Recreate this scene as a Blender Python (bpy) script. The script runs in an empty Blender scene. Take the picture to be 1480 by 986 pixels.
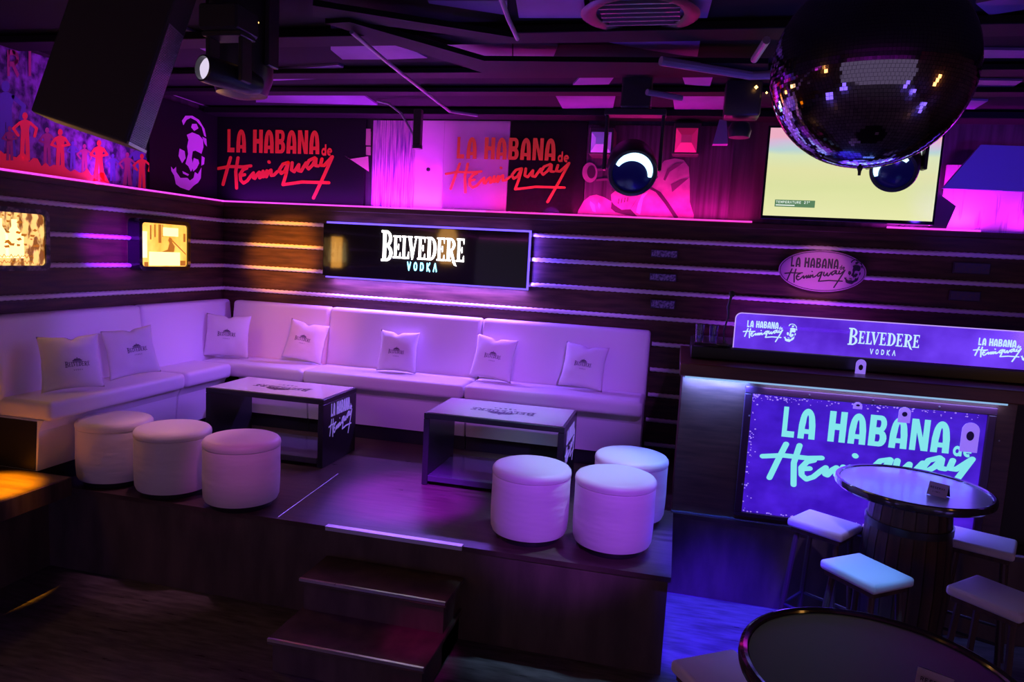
import bpy, bmesh, math, random
from mathutils import Vector, Matrix, noise
random.seed(4)
S = bpy.context.scene
COL = S.collection
PI = math.pi
# ---------------------------------------------------------------- camera
CAM = Vector((0, 0, 1.7))
YAW, PITCH, ROLL, FPX = -0.226007135, -0.117354462, 0.0538714076, 1025.035
_f = Vector((math.sin(YAW)*math.cos(PITCH), math.cos(YAW)*math.cos(PITCH), math.sin(PITCH)))
_r = Vector((math.cos(YAW), -math.sin(YAW), 0)); _u = _r.cross(_f)
CR = _r*math.cos(ROLL) + _u*math.sin(ROLL); CU = -_r*math.sin(ROLL) + _u*math.cos(ROLL); CF = _f
cd = bpy.data.cameras.new('camera'); cam = bpy.data.objects.new('camera', cd); COL.objects.link(cam)
cd.sensor_width = 36; cd.lens = FPX/1480*36; cd.clip_start = .05; cd.clip_end = 60
cam.matrix_world = Matrix(((CR.x, CU.x, -CF.x, CAM.x), (CR.y, CU.y, -CF.y, CAM.y), (CR.z, CU.z, -CF.z, CAM.z), (0, 0, 0, 1)))
S.camera = cam
def ray(px, py): return CF + CR*((px-740)/FPX) - CU*((py-493)/FPX)
def onz(px, py, z): d = ray(px, py); return CAM + d*((z-CAM.z)/d.z)
def ony(px, py, y): d = ray(px, py); return CAM + d*((y-CAM.y)/d.y)
def onx(px, py, x): d = ray(px, py); return CAM + d*((x-CAM.x)/d.x)
def ond(px, py, t): return CAM + ray(px, py)*t
# ---------------------------------------------------------------- world, exposure, room lamps
W = bpy.data.worlds.new('world'); S.world = W; W.use_nodes = True
W.node_tree.nodes['Background'].inputs[0].default_value = (.80, .64, 1, 1)
W.node_tree.nodes['Background'].inputs[1].default_value = .15
S.view_settings.view_transform = 'Standard'; S.view_settings.look = 'None'
S.view_settings.exposure = 0; S.view_settings.gamma = 1; S.view_settings.use_curve_mapping = False
def spot(name, loc, tgt, col, power, deg, blend=.5, rad=.05):
    l = bpy.data.lights.new(name, 'SPOT'); l.color = col; l.energy = power; l.spot_size = math.radians(deg); l.spot_blend = blend; l.shadow_soft_size = rad
    o = bpy.data.objects.new(name, l); COL.objects.link(o); o.location = loc
    o.rotation_euler = (Vector(tgt)-Vector(loc)).to_track_quat('-Z', 'Y').to_euler(); return o
def area(name, loc, tgt, col, power, sx, sy, spread=180):
    l = bpy.data.lights.new(name, 'AREA'); l.color = col; l.energy = power; l.shape = 'RECTANGLE'; l.size = sx; l.size_y = sy; l.spread = math.radians(spread)
    o = bpy.data.objects.new(name, l); COL.objects.link(o); o.location = loc
    o.rotation_euler = (Vector(tgt)-Vector(loc)).to_track_quat('-Z', 'Y').to_euler(); return o
VIO = (.33, .10, 1); PUR = (.55, .08, 1); MAG = (1, .03, .75)
spot('spot_sofa_middle', (-1.2, 2.6, 2.85), (-2.2, 6.1, .85), (.50, .09, 1), 235, 36, .9, .06)
spot('spot_sofa_corner', (-1.6, 2.9, 2.80), (-3.9, 5.9, .85), (.42, .08, 1), 225, 30, .9, .06)
spot('spot_sofa_end', (.6, 2.6, 2.85), (-.9, 6.1, .75), (.34, .09, 1), 390, 26, .9, .06)
spot('spot_sofa_left', (-1.2, 2.8, 2.0), (-4.2, 4.85, .85), (.26, .08, 1), 205, 25, .9, .06)
spot('spot_amber_wall', (-2.5, 3.6, 2.8), (-3.75, 6.3, 1.60), (1, .32, .002), 2900, 15, .8, .06)
spot('spot_amber_sofa', (-1.2, 3.2, 2.8), (-3.45, 6.1, .92), (1, .20, .16), 210, 17, .9, .06)
spot('spot_ottomans_top', (.0, 4.5, 2.84), (-.45, 4.33, .4), (.38, .62, 1), 190, 29, .8, .05)
spot('spot_ottomans_side', (.9, .6, 2.2), (-.58, 4.25, .2), (.36, .06, 1), 430, 18, .6, .06)
spot('spot_ottomans_left', (-1.2, 2.2, 2.8), (-2.68, 4.02, .28), (.85, .12, .85), 90, 13, .8, .06)
spot('spot_table_left', (-2.7, 4.4, 2.84), (-3.1, 5.15, .5), (.75, .5, 1), 70, 34, .9, .05)
spot('spot_table_right', (-1.0, 4.5, 2.84), (-1.15, 5.15, .5), (.32, .55, 1), 150, 28, .9, .05)
spot('spot_floor_violet', (-1.4, 3.0, 2.8), (-1.72, 4.5, 0), (.30, .012, .95), 2300, 21, .9, .05)
spot('spot_steps_magenta', (-.9, 1.6, 2.6), (-1.22, 3.36, -.28), (1, .005, .7), 110, 8, .9, .05)
spot('spot_steps_violet', (-2.6, 1.2, 2.6), (-1.75, 3.32, -.28), (.35, .05, 1), 30, 12, .9, .05)
spot('spot_ottomans_left_top', (-3.1, 3.9, 2.84), (-3.2, 4.04, .45), (1, .36, .72), 60, 26, .8, .05)
spot('spot_floor_blue', (.5, 3.0, 2.8), (.45, 4.45, -.58), (.04, .005, 1), 2400, 22, .6, .05)
spot('spot_stool_left', (.7, 3.2, 2.8), (1.0, 4.56, .19), (.42, .30, 1), 130, 11, .8, .05)
spot('spot_stools', (.85, 2.9, 2.8), (1.05, 3.90, .19), (.12, .36, 1), 350, 12, .8, .05)
spot('spot_stage_left_amber', (-3.6, 3.15, 2.5), (-4.03, 3.38, .13), (1, .36, .003), 3400, 15, .6, .04)
spot('spot_left_wall_violet', (-2.2, 3.0, 2.0), (-4.46, 4.85, 1.62), (.24, .004, 1), 2000, 12, 1, .05)
spot('spot_upper_wall_violet', (-1.5, 4.6, 2.2), (-1.7, 6.4, 2.9), (.35, .02, 1), 8, 100, 1, .1)
spot('spot_ceiling_violet', (-1.2, 4.3, 1.9), (-1.0, 4.8, 3.0), (.22, .02, 1), 14, 150, 1, .1)
spot('spot_ceiling_blue', (.9, 4.0, 1.9), (.9, 4.7, 3.0), (.10, .03, 1), 16, 140, 1, .1)
# ---------------------------------------------------------------- materials
MT = {}
def mat(name, col, rough=.5, metal=0, emit=None, es=0, spec=.5, trans=0, coat=0, alpha=1):
    if name in MT: return MT[name]
    m = bpy.data.materials.new(name); m.use_nodes = True
    b = m.node_tree.nodes['Principled BSDF']; i = b.inputs
    i['Base Color'].default_value = (*col, 1); i['Roughness'].default_value = rough; i['Metallic'].default_value = metal
    i['Specular IOR Level'].default_value = spec; i['Transmission Weight'].default_value = trans; i['Coat Weight'].default_value = coat
    i['Alpha'].default_value = alpha
    if emit: i['Emission Color'].default_value = (*emit, 1); i['Emission Strength'].default_value = es
    MT[name] = m; return m
def nodes(m): return m.node_tree.nodes, m.node_tree.links, m.node_tree.nodes['Principled BSDF']
def add_noise(m, scale=(5, 5, 5), nscale=4, c1=None, c2=None, bump=0, detail=6, rough=None, coord='Object', pos=(.35, .65), dist=.01, emission=False):
    n, l, b = nodes(m)
    tc = n.new('ShaderNodeTexCoord'); mp = n.new('ShaderNodeMapping'); mp.inputs['Scale'].default_value = scale
    nz = n.new('ShaderNodeTexNoise'); nz.inputs['Scale'].default_value = nscale; nz.inputs['Detail'].default_value = detail
    l.new(tc.outputs[coord], mp.inputs[0]); l.new(mp.outputs[0], nz.inputs['Vector'])
    if c1:
        cr = n.new('ShaderNodeValToRGB'); cr.color_ramp.elements[0].color = (*c1, 1); cr.color_ramp.elements[1].color = (*c2, 1)
        cr.color_ramp.elements[0].position = pos[0]; cr.color_ramp.elements[1].position = pos[1]
        l.new(nz.outputs['Fac'], cr.inputs[0]); l.new(cr.outputs[0], b.inputs['Emission Color' if emission else 'Base Color'])
    if bump:
        bp = n.new('ShaderNodeBump'); bp.inputs['Strength'].default_value = bump; bp.inputs['Distance'].default_value = dist
        l.new(nz.outputs['Fac'], bp.inputs['Height']); l.new(bp.outputs[0], b.inputs['Normal'])
    if rough:
        mr = n.new('ShaderNodeMapRange'); mr.inputs[3].default_value = rough[0]; mr.inputs[4].default_value = rough[1]
        l.new(nz.outputs['Fac'], mr.inputs[0]); l.new(mr.outputs[0], b.inputs['Roughness'])
    return m
leather = add_noise(mat('white_leather', (.84, .80, .82), .38, spec=.45), (1, 1, 1), 2.2, bump=.25, detail=2, dist=.02)
leather_o = add_noise(mat('ottoman_leather', (.86, .80, .84), .42, spec=.45), (1, 1, 3.5), 3.2, bump=.5, detail=2, dist=.02)
cushion_cloth = add_noise(mat('pillow_cloth', (.80, .76, .78), .85, spec=.2), (1, 1, 1), 7, bump=.35, detail=3, dist=.012)
print_grey = mat('grey_print', (.10, .07, .11), .8)
wallwood = add_noise(mat('dark_wall_wood', (.1, .05, .03), .5, spec=.28), (1.0, 1.0, 9), 3, (.045, .021, .014), (.105, .052, .03), .15, 8, (.4, .6))
stagewood = add_noise(mat('stage_wood', (.1, .05, .03), .3), (1.5, 9, 1), 2.5, (.07, .042, .036), (.12, .075, .065), .12, 6, (.22, .42))
riserwood = add_noise(mat('riser_wood', (.1, .06, .04), .6), (3, 3, .8), 3, (.09, .065, .05), (.15, .105, .08), .1)
floorwood = add_noise(mat('floor_boards', (.2, .18, .18), .35), (2.5, 14, 1), 2.4, (.09, .08, .085), (.2, .18, .19), .1, 6, (.2, .45))
boothwood = add_noise(mat('booth_wood', (.1, .04, .03), .4), (1, 1, 9), 3, (.07, .028, .018), (.14, .06, .036), .1)
barrelwood = add_noise(mat('pedestal_wood', (.1, .05, .03), .5), (12, 12, .7), 2, (.05, .03, .024), (.11, .065, .045), .2)
blackmat = mat('black_paint', (.035, .033, .036), .6)
blackgloss = mat('black_gloss', (.012, .012, .016), .06, spec=.6, coat=.4)
blacksatin = mat('black_satin', (.02, .02, .024), .3)
blackmetal = mat('black_metal', (.03, .03, .034), .35, spec=.6)
ceilmat = mat('ceiling_black', (.02, .02, .025), .9, spec=.1)
beammat = mat('beam_black', (.010, .010, .013), .7, spec=.15)
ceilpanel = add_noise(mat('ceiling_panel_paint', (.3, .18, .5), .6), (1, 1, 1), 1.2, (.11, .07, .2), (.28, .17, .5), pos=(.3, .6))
ropemat = mat('white_rope', (.85, .8, .82), .7, spec=.2)
steel = add_noise(mat('brushed_steel', (.7, .7, .74), .3, 1), (1, 1, 1), 20, rough=(.22, .4))
tabletop = mat('frosted_glass_top', (.78, .70, .76), .10, spec=.5, coat=.5)
roundtop = mat('round_table_lacquer', (.05, .04, .045), .14, spec=.6, coat=.6)
seatpad = mat('stool_pad_leather', (.78, .76, .82), .45)
def led(name, c, s): return mat(name, (.02, .02, .02), .5, emit=c, es=s)
# ---------------------------------------------------------------- mesh helpers
class MB:
    def __init__(s): s.bm = bmesh.new(); s.mi = 0
    def _tag(s, fs):
        for f in fs: f.material_index = s.mi
    def poly(s, pts):
        f = s.bm.faces.new([s.bm.verts.new(p) for p in pts]); f.material_index = s.mi; return f
    def box(s, x0, x1, y0, y1, z0, z1, bev=0, seg=2, M=None):
        b = bmesh.new(); bmesh.ops.create_cube(b, size=1)
        for v in b.verts: v.co = Vector(((x0+x1)/2+v.co.x*(x1-x0), (y0+y1)/2+v.co.y*(y1-y0), (z0+z1)/2+v.co.z*(z1-z0)))
        if bev: bmesh.ops.bevel(b, geom=b.edges[:]+b.verts[:], offset=bev, segments=seg, affect='EDGES', profile=.5, clamp_overlap=True)
        s.merge(b, M); return s
    def merge(s, b, M=None):
        if M is not None: bmesh.ops.transform(b, matrix=M, verts=b.verts)
        d = {}
        for v in b.verts: d[v] = s.bm.verts.new(v.co)
        for f in b.faces:
            try: g = s.bm.faces.new([d[v] for v in f.verts]); g.material_index = s.mi; g.smooth = f.smooth
            except ValueError: pass
        b.free()
    def prism(s, pts, off):                      # polygon pts extruded by the vector off
        a = [s.bm.verts.new(p) for p in pts]; b = [s.bm.verts.new(Vector(p)+Vector(off)) for p in pts]; n = len(a); fs = []
        try:
            fs.append(s.bm.faces.new(a[::-1])); fs.append(s.bm.faces.new(b))
            for i in range(n): fs.append(s.bm.faces.new((a[i], a[(i+1) % n], b[(i+1) % n], b[i])))
        except ValueError: pass
        s._tag(fs); return s
    def tube(s, pts, r, n=10, caps=True):
        pts = [Vector(p) for p in pts]; rings = []; up = None
        for i, p in enumerate(pts):
            d = (pts[min(i+1, len(pts)-1)]-pts[max(i-1, 0)]).normalized()
            if up is None: up = d.orthogonal().normalized()
            up = (up-d*up.dot(d)).normalized(); w = d.cross(up); rr = r[i] if isinstance(r, (list, tuple)) else r
            rings.append([s.bm.verts.new(p+(up*math.cos(2*PI*k/n)+w*math.sin(2*PI*k/n))*rr) for k in range(n)])
        fs = []
        for a, b in zip(rings, rings[1:]):
            for k in range(n): f = s.bm.faces.new((a[k], a[(k+1) % n], b[(k+1) % n], b[k])); f.smooth = True; fs.append(f)
        if caps: fs.append(s.bm.faces.new(rings[0][::-1])); fs.append(s.bm.faces.new(rings[-1]))
        s._tag(fs); return s
    def lathe(s, prof, n=48, M=None, smooth=True, caps=True):   # prof of (r, z)
        b = bmesh.new(); R = []
        for (r, z) in prof: R.append([b.verts.new((r*math.cos(2*PI*k/n), r*math.sin(2*PI*k/n), z)) for k in range(n)])
        for A, B in zip(R, R[1:]):
            for k in range(n): f = b.faces.new((A[k], A[(k+1) % n], B[(k+1) % n], B[k])); f.smooth = smooth
        if caps: b.faces.new(R[0][::-1]); b.faces.new(R[-1])
        s.merge(b, M); return s
    def build(s, name, mats, parent=None, loc=None, M=None, smooth=None, sharp=35):
        me = bpy.data.meshes.new(name); bmesh.ops.recalc_face_normals(s.bm, faces=s.bm.faces[:]); s.bm.to_mesh(me); s.bm.free()
        for m in (mats if isinstance(mats, (list, tuple)) else [mats]): me.materials.append(m)
        if smooth:
            for p in me.polygons: p.use_smooth = True
        if sharp and any(p.use_smooth for p in me.polygons): me.set_sharp_from_angle(angle=math.radians(sharp))
        o = bpy.data.objects.new(name, me); COL.objects.link(o)
        if M is not None: o.matrix_world = M
        if loc is not None: o.location = loc
        if parent: o.parent = parent
        return o
def tag(o, label=None, cat=None, group=None, kind=None):
    if label: o['label'] = label
    if cat: o['category'] = cat
    if group: o['group'] = group
    if kind: o['kind'] = kind
    return o
def thing(name, label, cat, loc=(0, 0, 0), rz=0, group=None, M=None):
    o = bpy.data.objects.new(name, None); COL.objects.link(o); o.empty_display_size = .1
    if M is not None: o.matrix_world = M
    else: o.location = loc; o.rotation_euler = (0, 0, rz)
    return tag(o, label, cat, group)
def struct(o): o['kind'] = 'structure'; return o
def dup(root, loc, rz=None, label=None, M=None):
    c = root.copy(); COL.objects.link(c)
    if M is not None: c.matrix_world = M
    else:
        c.location = loc
        if rz is not None: c.rotation_euler = (0, 0, rz)
    if label: c['label'] = label
    for ch in list(root.children):
        d = ch.copy(); COL.objects.link(d); d.parent = c; d.matrix_local = ch.matrix_local
        for g in ch.children:
            e = g.copy(); COL.objects.link(e); e.parent = d; e.matrix_local = g.matrix_local
    return c
def frame_m(o, X, Y, Z): return Matrix(((X[0], Y[0], Z[0], o[0]), (X[1], Y[1], Z[1], o[1]), (X[2], Y[2], Z[2], o[2]), (0, 0, 0, 1)))
# ---------------------------------------------------------------- lettering (strokes -> flat polygons in u,v)
def seg_polys(pts, w, cap='b'):
    out = []
    for a, b in zip(pts, pts[1:]):
        d = Vector((b[0]-a[0], b[1]-a[1])); L = d.length
        if L < 1e-6: continue
        d /= L; n = Vector((-d.y, d.x))*w/2; A = Vector(a[:2]); B = Vector(b[:2])
        out.append([A-n, B-n, B+n, A+n])
    js = pts if cap == 'r' else pts[1:-1]
    for p in js:
        out.append([Vector((p[0]+w/2*math.cos(2*PI*k/12), p[1]+w/2*math.sin(2*PI*k/12))) for k in range(12)])
    return out
def arc(cx, cy, rx, ry, a0, a1, n=10): return [(cx+rx*math.cos(math.radians(a0+(a1-a0)*i/n)), cy+ry*math.sin(math.radians(a0+(a1-a0)*i/n))) for i in range(n+1)]
def heavy(ch):                                    # bold condensed capitals in a 1 x 1 box; polygons
    R = lambda x0, x1, y0, y1: [Vector((x0, y0)), Vector((x1, y0)), Vector((x1, y1)), Vector((x0, y1))]
    st = .36
    if ch == 'L': return [R(0, st, 0, 1), R(0, .92, 0, .2)]
    if ch == 'H': return [R(0, st, 0, 1), R(1-st, 1, 0, 1), R(0, 1, .40, .60)]
    if ch == 'N': return [R(0, .32, 0, 1), R(.68, 1, 0, 1), [Vector((.10, 1)), Vector((.36, 1)), Vector((.9, 0)), Vector((.64, 0))]]
    if ch == 'A':
        out = []; o = [(0, 0), (.02, .45)]+arc(.5, .55, .44, .45, 165, 15, 10)+[(.98, .45), (1, 0)]
        i = [(.36, 0), (.38, .4)]+arc(.5, .45, .09, .34, 165, 15, 10)+[(.62, .4), (.64, 0)]
        for k in range(len(o)-1): out.append([Vector(o[k]), Vector(o[k+1]), Vector(i[k+1]), Vector(i[k])])
        return out+[R(.3, .7, .17, .32)]
    if ch == 'B':
        out = [R(0, st, 0, 1)]
        for (y0, y1, xr) in ((0, .54, 1.0), (.46, 1, .94)):
            h = (y1-y0)/2; cy = (y0+y1)/2
            o = [(.3, y0), (.6, y0)]+arc(.62, cy, xr-.62, h, -90, 90, 8)+[(.3, y1)]
            i = [(.3, y0+.15), (.52, y0+.15)]+arc(.55, cy, .08, h-.15, -90, 90, 8)+[(.3, y1-.15)]
            for k in range(len(o)-1): out.append([Vector(o[k]), Vector(o[k+1]), Vector(i[k+1]), Vector(i[k])])
        return out
    if ch == 'd': return seg_polys(arc(.4, .33, .26, .25, 0, 360, 12), .2)+[R(.58, .8, 0, 1)]
    if ch == 'e': return seg_polys(arc(.45, .33, .3, .25, 0, 300, 12), .2)+[R(.15, .75, .26, .40)]
def sans(ch):
    T = .2
    d = {'V': [[(0.05, 1), (.5, .05), (.95, 1)]], 'O': [arc(.5, .5, .38, .42, 0, 360, 16)], 'D': [[(.12, .02), (.12, .98)], [(.12, .9), (.45, .9)]+arc(.45, .5, .42, .4, 90, -90, 8)+[(.12, .1)]],
         'K': [[(.12, 0), (.12, 1)], [(.9, 1), (.2, .5), (.92, 0)]], 'A': [[(.05, 0), (.5, .95), (.95, 0)]],
         'T': [[(0, .9), (1, .9)], [(.5, 0), (.5, 1)]], 'E': [[(.9, .9), (.12, .9), (.12, .1), (.9, .1)], [(.12, .5), (.75, .5)]],
         'M': [[(.08, 0), (.08, .95), (.5, .3), (.92, .95), (.92, 0)]], 'P': [[(.12, 0), (.12, 1)], [(.12, .9), (.5, .9)]+arc(.5, .68, .36, .22, 90, -90, 6)+[(.12, .46)]],
         'R': [[(.12, 0), (.12, 1)], [(.12, .9), (.5, .9)]+arc(.5, .68, .36, .22, 90, -90, 6)+[(.12, .46)], [(.45, .46), (.9, 0)]],
         'U': [[(.1, 1), (.1, .4)]+arc(.5, .4, .4, .32, 180, 360, 8)+[(.9, 1)]], 'I': [[(.5, 0), (.5, 1)]], 'N': [[(.1, 0), (.1, .95), (.9, .05), (.9, 1)]],
         'S': [arc(.5, .72, .36, .2, 30, 250, 8)+arc(.5, .3, .36, .2, 70, -150, 8)], 'C': [arc(.5, .5, .38, .42, 45, 315, 12)], 'L': [[(.12, 1), (.12, .1), (.9, .1)]],
         '2': [arc(.5, .7, .34, .24, 170, -20, 8)+[(.12, .1), (.9, .1)]], '7': [[(.1, .9), (.9, .9), (.4, 0)]], 'o': [arc(.3, .85, .18, .14, 0, 360, 8)], ' ': [], ':': [[(.4, .2), (.6, .2)], [(.4, .7), (.6, .7)]], '.': [[(.4, .06), (.6, .06)]],
         'B': [[(.12, 0), (.12, 1)], [(.12, .9), (.5, .9)]+arc(.5, .71, .33, .19, 90, -90, 6)+[(.12, .52), (.5, .52)]+arc(.5, .31, .37, .21, 90, -90, 6)+[(.12, .1)]], 'G': [arc(.5, .5, .38, .42, 45, 350, 12)+[(.55, .48)]]}
    out = []
    for s_ in d.get(ch, []): out += seg_polys(s_, T)
    return out
def serif(ch):
    R = lambda x0, x1, y0, y1: [Vector((x0, y0)), Vector((x1, y0)), Vector((x1, y1)), Vector((x0, y1))]
    stem = [R(.14, .40, 0, 1), R(0, .52, 0, .07), R(0, .52, .93, 1)]
    tri = lambda *p: [Vector(q) for q in p]
    if ch == 'E': return stem+[R(.3, .86, 0, .08), R(.3, .84, .92, 1), R(.3, .68, .47, .55), tri((.74, 0), (.95, 0), (.9, .27), (.84, .2)), tri((.74, 1), (.84, .82), (.88, .75), (.9, 1)), tri((.62, .38), (.7, .38), (.7, .64), (.62, .64))]
    if ch == 'L': return stem+[R(.3, .82, 0, .08), tri((.66, 0), (.92, 0), (.88, .32), (.8, .2))]
    if ch == 'V': return [tri((.08, 1), (.36, 1), (.62, .12), (.54, -.02), (.48, -.02)), tri((.86, 1), (.94, 1), (.58, .02), (.5, .06)), R(0, .46, .93, 1), R(.72, 1.04, .93, 1)]
    if ch in 'DBR':
        out = list(stem)
        def bowl(y0, y1, xr, t):
            h = (y1-y0)/2; cy = (y0+y1)/2
            o = [(.3, y0)]+arc(.42, cy, xr-.42, h, -90, 90, 10)+[(.3, y1)]
            i = [(.3, y0+.07)]+arc(.42, cy, xr-.42-t, h-.07, -90, 90, 10)+[(.3, y1-.07)]
            for k in range(len(o)-1): out.append([Vector(o[k]), Vector(o[k+1]), Vector(i[k+1]), Vector(i[k])])
        if ch == 'D': bowl(0, 1, 1.0, .26)
        if ch == 'B': bowl(0, .54, .98, .24); bowl(.48, 1, .9, .22)
        if ch == 'R': bowl(.44, 1, .92, .23); out.append(tri((.4, .48), (.62, .48), (1.02, -.12), (1.12, -.2), (.9, -.16), (.74, -.05)))
        return out
def belvedere(full=True):                           # u 0..1 wide, letters about .2 high; baseline v=.12
    out = []; x = 0; w = .098
    for k, ch in enumerate('BELVEDERE'):
        H = .27 if k == 0 else .20; ww = .125 if k == 0 else (.088 if ch in 'EL' else .108)
        y0 = .09 if k == 0 else .12
        for p in serif(ch): out.append([Vector((x+q.x*ww, y0+q.y*H)) for q in p])
        x += ww+(-.026 if ch == 'L' else .008)
    return [[Vector((q.x/x, q.y/x*.93)) for q in p] for p in out]
def vodka():
    out = []; x = .325
    for ch in 'VODKA':
        for p in sans(ch): out.append([Vector((x+q.x*.042, q.y*.062)) for q in p])
        x += .078
    return out
def textline(txt, h, w, gap):                       # plain small capitals, from u=0
    out = []; x = 0
    for ch in txt:
        for p in sans(ch): out.append([Vector((x+q.x*w, q.y*h)) for q in p])
        x += w+gap
    return out
def lahabana():
    out = []; x = .088
    for ch in 'LA HABANA':
        if ch == ' ': x += .05; continue
        w = .066 if ch == 'L' else .084
        for p in heavy(ch): out.append([Vector((x+q.x*w, .41+q.y*.2)) for q in p])
        x += w+.013
    x += .004
    for ch in 'de':
        for p in heavy(ch): out.append([Vector((x+q.x*.052, .40+q.y*.095)) for q in p])
        x += .046
    return out
SCRIPT = [[(508, 432), (488, 500), (460, 602)], [(428, 500), (500, 488), (590, 492), (638, 486)], [(612, 500), (588, 510), (570, 540), (574, 576), (592, 594), (616, 580), (640, 548), (656, 530), (656, 562), (664, 566), (680, 538), (693, 526), (695, 562), (705, 556), (716, 520), (716, 556), (726, 552), (740, 518), (737, 556), (752, 524), (766, 514), (768, 548), (784, 546), (806, 524)],
          [(556, 434), (542, 520), (549, 626)], [(574, 546), (600, 541)], [(752, 462), (754, 465)],
          [(872, 468), (840, 478), (818, 512), (830, 536), (852, 520), (874, 470), (858, 548), (842, 606), (960, 590), (1122, 596)],
          [(897, 470), (893, 515), (910, 526), (938, 482), (936, 520), (952, 524), (982, 472)],
          [(1035, 442), (1000, 458), (984, 492), (998, 510), (1022, 486), (1042, 448), (1040, 490), (1056, 492)],
          [(1078, 450), (1070, 488), (1092, 490), (1140, 437), (1085, 570), (1032, 690)]]
def hemingway(w=.024, join=(0, 0)):
    out = []
    for s_ in SCRIPT:
        pts = [((x-425)/720, (690-y+.04*(x-425))/720) for x, y in s_]
        out += seg_polys(pts, w, 'r')
    return out
FACE = [[(250, 190), (270, 155), (310, 143), (350, 155), (385, 200), (395, 245), (383, 240), (368, 192), (335, 165), (300, 158), (275, 178), (258, 212)],
        [(310, 190), (335, 183), (347, 206), (322, 228), (304, 212)], [(372, 250), (396, 255), (400, 300), (388, 290)],
        [(278, 262), (310, 240), (350, 245), (375, 265), (378, 310), (366, 352), (330, 342), (312, 350), (306, 392), (318, 440), (302, 472), (286, 442), (270, 432), (286, 372), (280, 330), (288, 290)],
        [(236, 352), (264, 360), (270, 400), (250, 432), (230, 396)], [(320, 388), (346, 392), (352, 412), (336, 446), (316, 468), (310, 430)], [(368, 365), (386, 372), (382, 412), (366, 424)],
        [(188, 465), (200, 480), (215, 462), (216, 490), (240, 520), (280, 512), (296, 526), (318, 506), (326, 470), (345, 478), (366, 436), (362, 500), (345, 530), (320, 550), (290, 585), (240, 575), (215, 560), (205, 512), (190, 490)],
        [(252, 478), (290, 490), (284, 500), (256, 492)]]
def face_polys(): return [[Vector(((x-185)/440, (590-y)/440)) for x, y in p] for p in FACE]
def palace():                                       # small domed building over the print on the pillows
    P = [[(.30, .36), (.70, .36), (.70, .40), (.30, .40)], [(.33, .41), (.67, .41), (.60, .47), (.40, .47)], [(.47, .48), (.53, .48), (.50, .54)]]
    for k in range(6): x = .335+k*.06; P.append([(x, .33), (x+.025, .33), (x+.025, .36), (x, .36)])
    P += [[(.26, .30), (.74, .30), (.76, .325), (.24, .325)]]
    return [[Vector(q) for q in p] for p in P]
def letters(name, polys, O, U, V, N, material, su=1, sv=1, thick=.004, parent=None, fn=None, mb=None, fin=True):
    m = mb or MB(); U = Vector(U); V = Vector(V); N = Vector(N)
    for k, p in enumerate(polys):
        e = .00006*(k % 5)
        pts = [Vector(O)+U*(q.x*su)+V*(q.y*sv)+N*((fn(q.x*su, q.y*sv) if fn else 0)+e) for q in p]
        m.prism(pts, N*thick)
    if fin: return m.build(name, material, parent)
    return m
# ================================================================ SETTING
WY, WX = 6.30, -4.46            # front faces of the panelled lower walls
UY, UX = 6.46, -4.65            # upper walls set back behind the ledge
FZ = -.586                      # lower floor
ZL = 2.09                       # ledge height
m = MB().box(-5, 4.6, -3, 6.6, FZ-.1, FZ); struct(m.build('floor', floorwood))
m = MB().box(-5, 4.6, -3, 6.6, 3.0, 3.1); struct(m.build('ceiling', ceilmat))
m = MB()
zs = [-.02, .12, .34, .565, .79, 1.015, 1.24, 1.465, 1.69, 1.91, ZL]
for a, b in zip(zs, zs[1:]): m.box(WX, 4.4, WY, WY+.13, a+.004, b-.004, .006, 1)
m.box(WX-.2, 4.4, WY+.01, WY+.14, FZ, ZL-.005); struct(m.build('wall_back', wallwood))
m = MB()
for a, b in zip(zs, zs[1:]): m.box(WX-.13, WX, -3, WY+.1, a+.004, b-.004, .006, 1)
m.box(WX-.14, WX-.01, -3, WY, FZ, ZL-.005); struct(m.build('wall_left', wallwood))
upmat = add_noise(mat('upper_wall_dark', (.05, .04, .06), .45), (9, 9, .6), 2, (.025, .02, .035), (.075, .06, .09))
m = MB().box(UX-.1, 4.4, UY, UY+.1, ZL-.02, 3.0); struct(m.build('wall_upper_back', upmat))
m = MB().box(UX-.1, UX, -3, UY, ZL-.02, 3.0); struct(m.build('wall_upper_left', upmat))
m = MB().box(4.4, 4.5, -3, 6.5, FZ, 3.0); struct(m.build('wall_right', wallwood))
m = MB().box(UX, 4.4, WY-.03, UY, ZL-.045, ZL, .004, 1); struct(m.build('trim_1', wallwood))
m = MB().box(UX, WX+.03, -3, WY-.03, ZL-.045, ZL, .004, 1); struct(m.build('trim_2', wallwood))
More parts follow.
